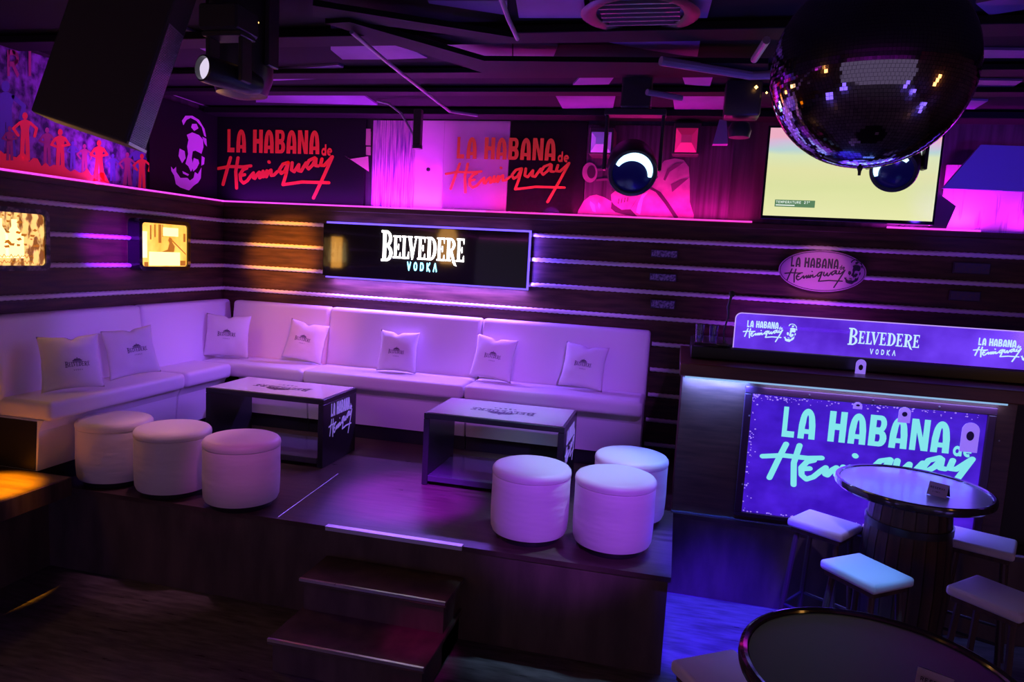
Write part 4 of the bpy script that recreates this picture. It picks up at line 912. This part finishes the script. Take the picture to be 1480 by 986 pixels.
pipe = mat('pipe_paint', (.30, .25, .38), .35, spec=.6)
def pipeobj(label, pts, z, r): 
    o = MB().tube([onz(x, y, z) for x, y in pts], r, 10).build('ceiling_pipe', pipe); return tag(o, label, 'pipe', 'thin pipes under the ceiling')
pipeobj('long thin pipe slanting down to the pink panel top', [(508, 46), (560, 90), (650, 161), (690, 167)], 2.86, .012)
pipeobj('short thin rod at the top edge, left of the round vent', [(722, -8), (735, 28), (748, 56)], 2.85, .012)
pipeobj('thick blue lit bar right of the middle lamp', [(955, 88), (1085, 109), (1118, 108)], 2.86, .026)
pipeobj('short blue bar beneath the thick one', [(935, 133), (985, 142)], 2.84, .02)
pipeobj('short blue rod left of the mirror ball', [(1108, 58), (1090, 86)], 2.86, .02)
o = MB().tube([ony(x, y, 5.9) for x, y in ((545, 146), (562, 150), (580, 164), (604, 206))], .010, 8).build('cable', pipe); tag(o, 'curved purple cable drooping to the black bracket over the pink panel', 'cable')
o = MB().box(-.035, .035, -.03, .03, -.14, .16, .006, 1).lathe([(.045, -.17), (.045, -.14), (.01, -.13)], 16).build('bracket', blackmetal, loc=ony(604, 186, 5.9)); tag(o, 'small black bracket hanging in front of the pink panel', 'bracket')
o = MB().lathe([(.001, -.02), (.016, -.014), (.02, 0), (.016, .014), (.001, .02)], 16).build('hook', blackmetal, loc=ony(619, 245, UY-.055)); tag(o, 'tiny black knob on the pink panel', 'knob')
o = MB().tube([onx(x, y, UX+.05) for x, y in ((226, 90), (210, 99), (208, 110), (215, 124), (262, 140), (316, 158))], .012, 8).build('wall_rail', pipe); tag(o, 'bent violet rail along the top of the left wall by the face board', 'rail')
t = thing('ceiling_vent', 'round ceiling vent at the top edge of the view', 'vent', onz(925, 16, 2.975))
MB().lathe([(.27, -.004), (.30, -.02), (.27, -.03), (.22, -.018), (.22, -.004)], 40, caps=False).build('ring', blackmetal, t)
m = MB()
for k in range(6): m.box(-.2+.002, .2, -.17+.062*k, -.155+.062*k, -.022, -.006)
m.build('louvres', mat('vent_slat', (.2, .17, .3), .3), t)
# ================================================================ HANGING LOUDSPEAKER
D = 3.3; p1 = ond(181, 207, D)
A = (-CR*132+CU*45).normalized(); B = (CR*33+CU*117).normalized(); B = (B-A*B.dot(A)).normalized(); Cc = A.cross(B)
if Cc.dot(CF) < 0: Cc = -Cc
Mx = frame_m(p1, A, B, Cc)
t = thing('loudspeaker', 'huge black hanging loudspeaker in the upper left corner', 'loudspeaker', M=Mx)
MB().box(.0, .47, 0, .86, 0, .18, .012, 2).build('cabinet', blackmat, t)
gm = mat('grille', (.06, .06, .08), .5)
m = MB(); m.box(-.004, .001, .012, .6, .02, .16)
for i in range(58):
    for j in range(9): m.box(-.0075, -.0035, .016+i*.01, .020+i*.01, .024+j*.0145+(i % 2)*.007, .0295+j*.0145+(i % 2)*.007)
m.build('grille', [mat('grille_metal', (.32, .34, .42), .35, .6)], t)
MB().box(-.010, 0, .0, .014, .01, .17).build('corner_guard', steel, t)
MB().box(.2, .3, .80, 1.3, .05, .13).build('hanging_bracket', blackmetal, t)
# ================================================================ MOVING HEAD LAMPS
def head(label, c, aim, r, L, lens, up_h=.5, ringc=None, lensmat=None):
    n = Vector(aim).normalized(); x = n.orthogonal().normalized() if abs(n.z) > .9 else Vector((0, 0, 1)).cross(n).normalized(); y = n.cross(x)
    t = thing('stage_lamp', label, 'stage lamp', c)
    F = frame_m((0, 0, 0), x, y, n)
    MB().lathe([(.001, -L), (r*.7, -L), (r*.95, -L*.8), (r, -L*.4), (r, -.02), (r*.96, 0), (r*.84, .004), (r*.80, -.02)], 40, F, caps=False).build('head', blackmetal, t)
    MB().lathe([(r*.80, -.02), (r*.5, -.006), (.001, -.001)], 40, F).build('lens', lensmat or lens, t)
    if ringc:
        a0, a1 = ringc; P = [F @ Vector((r*.70*math.cos(math.radians(a0+(a1-a0)*k/20)), r*.70*math.sin(math.radians(a0+(a1-a0)*k/20)), .004)) for k in range(21)]
        MB().tube(P, [r*.08+.0+r*.09*math.sin(PI*k/20) for k in range(21)], 10).build('light_ring', led('lamp_ring', (.42, .70, 1), 2.4), t)
    for s_ in (-1, 1):
        MB().box(*sorted((s_*(r+.012), s_*(r+.034))), -.04, .04, -.03, up_h*.55, .004, 1, Matrix.Translation(-n*L*.45)) .build('yoke_arm', blackmetal, t)
    MB().box(-r-.04, r+.04, -.06, .06, up_h*.55, up_h*.62, .004, 1, Matrix.Translation(-n*L*.45)).box(-.10, .10, -.09, .09, up_h*.62, up_h, .01, 1, Matrix.Translation(-n*L*.45)).build('mount', blackmetal, t)
    return t
lens_dark = mat('lens_blue', (.01, .01, .03), .15, emit=(.01, .005, .4), es=.06)
c = ony(914, 251, 5.0); head('hanging lamp with a glowing pale blue arc before the trumpet mural', c, CAM+Vector((.3, 0, -1.9))-c, .17, .32, lens_dark, .62, (-8, 152))
c = ony(1291, 248, 5.3); head('hanging lamp with a glowing cyan arc in front of the television', c, CAM+Vector((-.6, 0, -1.9))-c, .15, .32, lens_dark, .50, (40, 195))
c = ond(293, 98, 3.2); head('black lamp with a round whitish lens hanging in the upper left', c, -CF*1.0-CR*.62-Vector((0, 0, .05)), .062, .30, None, .3, None, led('lens_white', (.75, .65, .85), 1.0))
c = ond(350, 70, 3.8); t = thing('stage_lamp', 'bulky black lamp housing behind the white lens lamp', 'stage lamp', c)
MB().lathe([(.05, -.26), (.13, -.24), (.16, -.15), (.165, .2), (.14, .32), (.06, .34)], 28).build('head', blackmetal, t)
for s_ in (-.1775, .1775): MB().box(s_-.0125, s_+.0125, -.05, .05, -.1, .38, .004, 1).build('yoke_arm', blackmetal, t)
MB().lathe([(.007, -.004), (.008, 0), (.001, .004)], 10, Matrix.Translation(ond(372, 32, 3.60)-c)).build('indicator', led('amber_dot', (1, .45, .12), 6), t)
# cluster behind, right centre
c = ony(1068, 150, 5.3); t = thing('stage_lamp', 'small dark lamp with orange indicators left of the mirror ball', 'stage lamp', c)
MB().box(-.10, .14, -.1, .1, -.10, .14, .02, 2).lathe([(.07, -.15), (.08, -.1), (.06, -.05)], 20, Matrix.Translation((.02, 0, -.08))).build('head', blackmetal, t)
for px, py, r_ in ((1093, 126, .013), (1108, 134, .008)): MB().lathe([(.001, -r_), (r_, 0), (.001, r_)], 10, Matrix.Translation(ony(px, py, 5.17)-c)).build('indicator', MT['amber_dot'], t)
MB().box(-.02, .02, -.02, .02, .14, .42).build('hanging_rod', blackmetal, t)
# ================================================================ MIRROR BALL
bc = ond(1258, 103, 2.2/1.06*1.0); R_ = 139/FPX*(bc-CAM).dot(CF)*.985
t = thing('mirror_ball', 'large mirror ball hanging at the top right', 'mirror ball', bc)
mir = mat('mirror_tiles', (.62, .55, .72), .035, 1)
nr = 86; b = bmesh.new()
for i in range(nr):
    t0, t1 = PI*i/nr, PI*(i+1)/nr; tm = (t0+t1)/2; ns = max(6, int(2*nr*math.sin(tm)))
    for j in range(ns):
        g_ = .04; p0, p1 = 2*PI*(j+g_)/ns, 2*PI*(j+1-g_)/ns; q0, q1 = t0+(t1-t0)*g_, t1-(t1-t0)*g_
        b.faces.new([b.verts.new((R_*math.sin(a_)*math.cos(p_), R_*math.sin(a_)*math.sin(p_), R_*math.cos(a_))) for a_, p_ in ((q0, p0), (q1, p0), (q1, p1), (q0, p1))])
m = MB(); m.merge(b)
tiles = m.build('mirror_tiles', mir, t)
m = MB().lathe([(.001, -R_*.992)]+[(R_*.992*math.sin(PI*k/40), -R_*.992*math.cos(PI*k/40)) for k in range(1, 40)]+[(.001, R_*.992)], 64, caps=False); m.build('core', mat('ball_core', (.22, .16, .32), .12, .9), t)
MB().lathe([(.03, R_-.01), (.03, R_+.03), (.008, R_+.04), (.008, 2.985-bc.z)], 16).build('hanger', blackmetal, t)
MB().lathe([(.004, -R_-.022), (.005, -R_-.01), (.010, -R_+.002)], 10).build('bottom_pin', blackmetal, t)
# ================================================================ REAR OF THE ROOM (seen in the mirror ball)
for i, (loc, rz, lb) in enumerate((((WX+.02, -.37, 1.85), 0, 'assumed amber wall lamp on the left wall behind the viewer'), ((4.38, .45, 1.22), PI, 'assumed amber wall lamp on the right wall out of view'))):  # unseen lamps, assumed and placed to give the mirror ball its amber highlights
    t = thing('assumed_wall_lamp', lb, 'wall lamp', loc, rz, 'amber wall lamps assumed for the mirror ball')
    MB().box(-.01, .02, -.14, .14, -.3, .3, .005, 1).build('backplate', blackmetal, t)
    MB().lathe([(.11, -.34), (.17, -.2), (.17, .2), (.11, .34)], 24, Matrix.Translation((.19, 0, 0))).build('shade', led('assumed_amber_shade', (1, .45, .10), 6), t)
for i, (x, y, lb) in enumerate(((-2.8, -1.5, 'added violet glowing cube farthest left behind the viewer'), (3.3, -2.4, 'added violet glowing cube farthest behind on the right'), (3.5, -1.0, 'added violet glowing cube right of the viewer'), (-2.9, .45, 'added violet glowing cube left of the viewer'), (3.6, 1.05, 'added violet glowing cube by the right wall'))):
    t = thing('added_glow_cube', lb, 'light cube', (x, y, FZ), .3*i, 'glowing cubes added for the mirror ball')  # glow cubes made up to give the mirror ball violet highlights
    MB().box(-.25, .25, -.25, .25, .03, .53, .03, 3).build('shell', led('cube_violet', (.25, .15, 1), 2.2), t)
    MB().box(-.22, .22, -.22, .22, 0, .03).build('base', blackmat, t)
struct(MB().box(-5, 4.6, -3.1, -3.0, ZL, 3.0).build('wall_rear', upmat))
o = MB().box(-4.4, 4.3, -2.985, -2.97, ZL-.02, ZL+.0).build('led_strip', led('led_r', (1, .12, .9), 3)); tag(o, 'magenta light strip added under the bulkhead behind the viewer for the mirror ball', 'light strip')  # strip and its area light added to reflect in the mirror ball
area('area_led_rear_added', (0, -2.93, ZL), (0, -2.97, 2.6), (.9, .02, 1), 30, 7, .02)
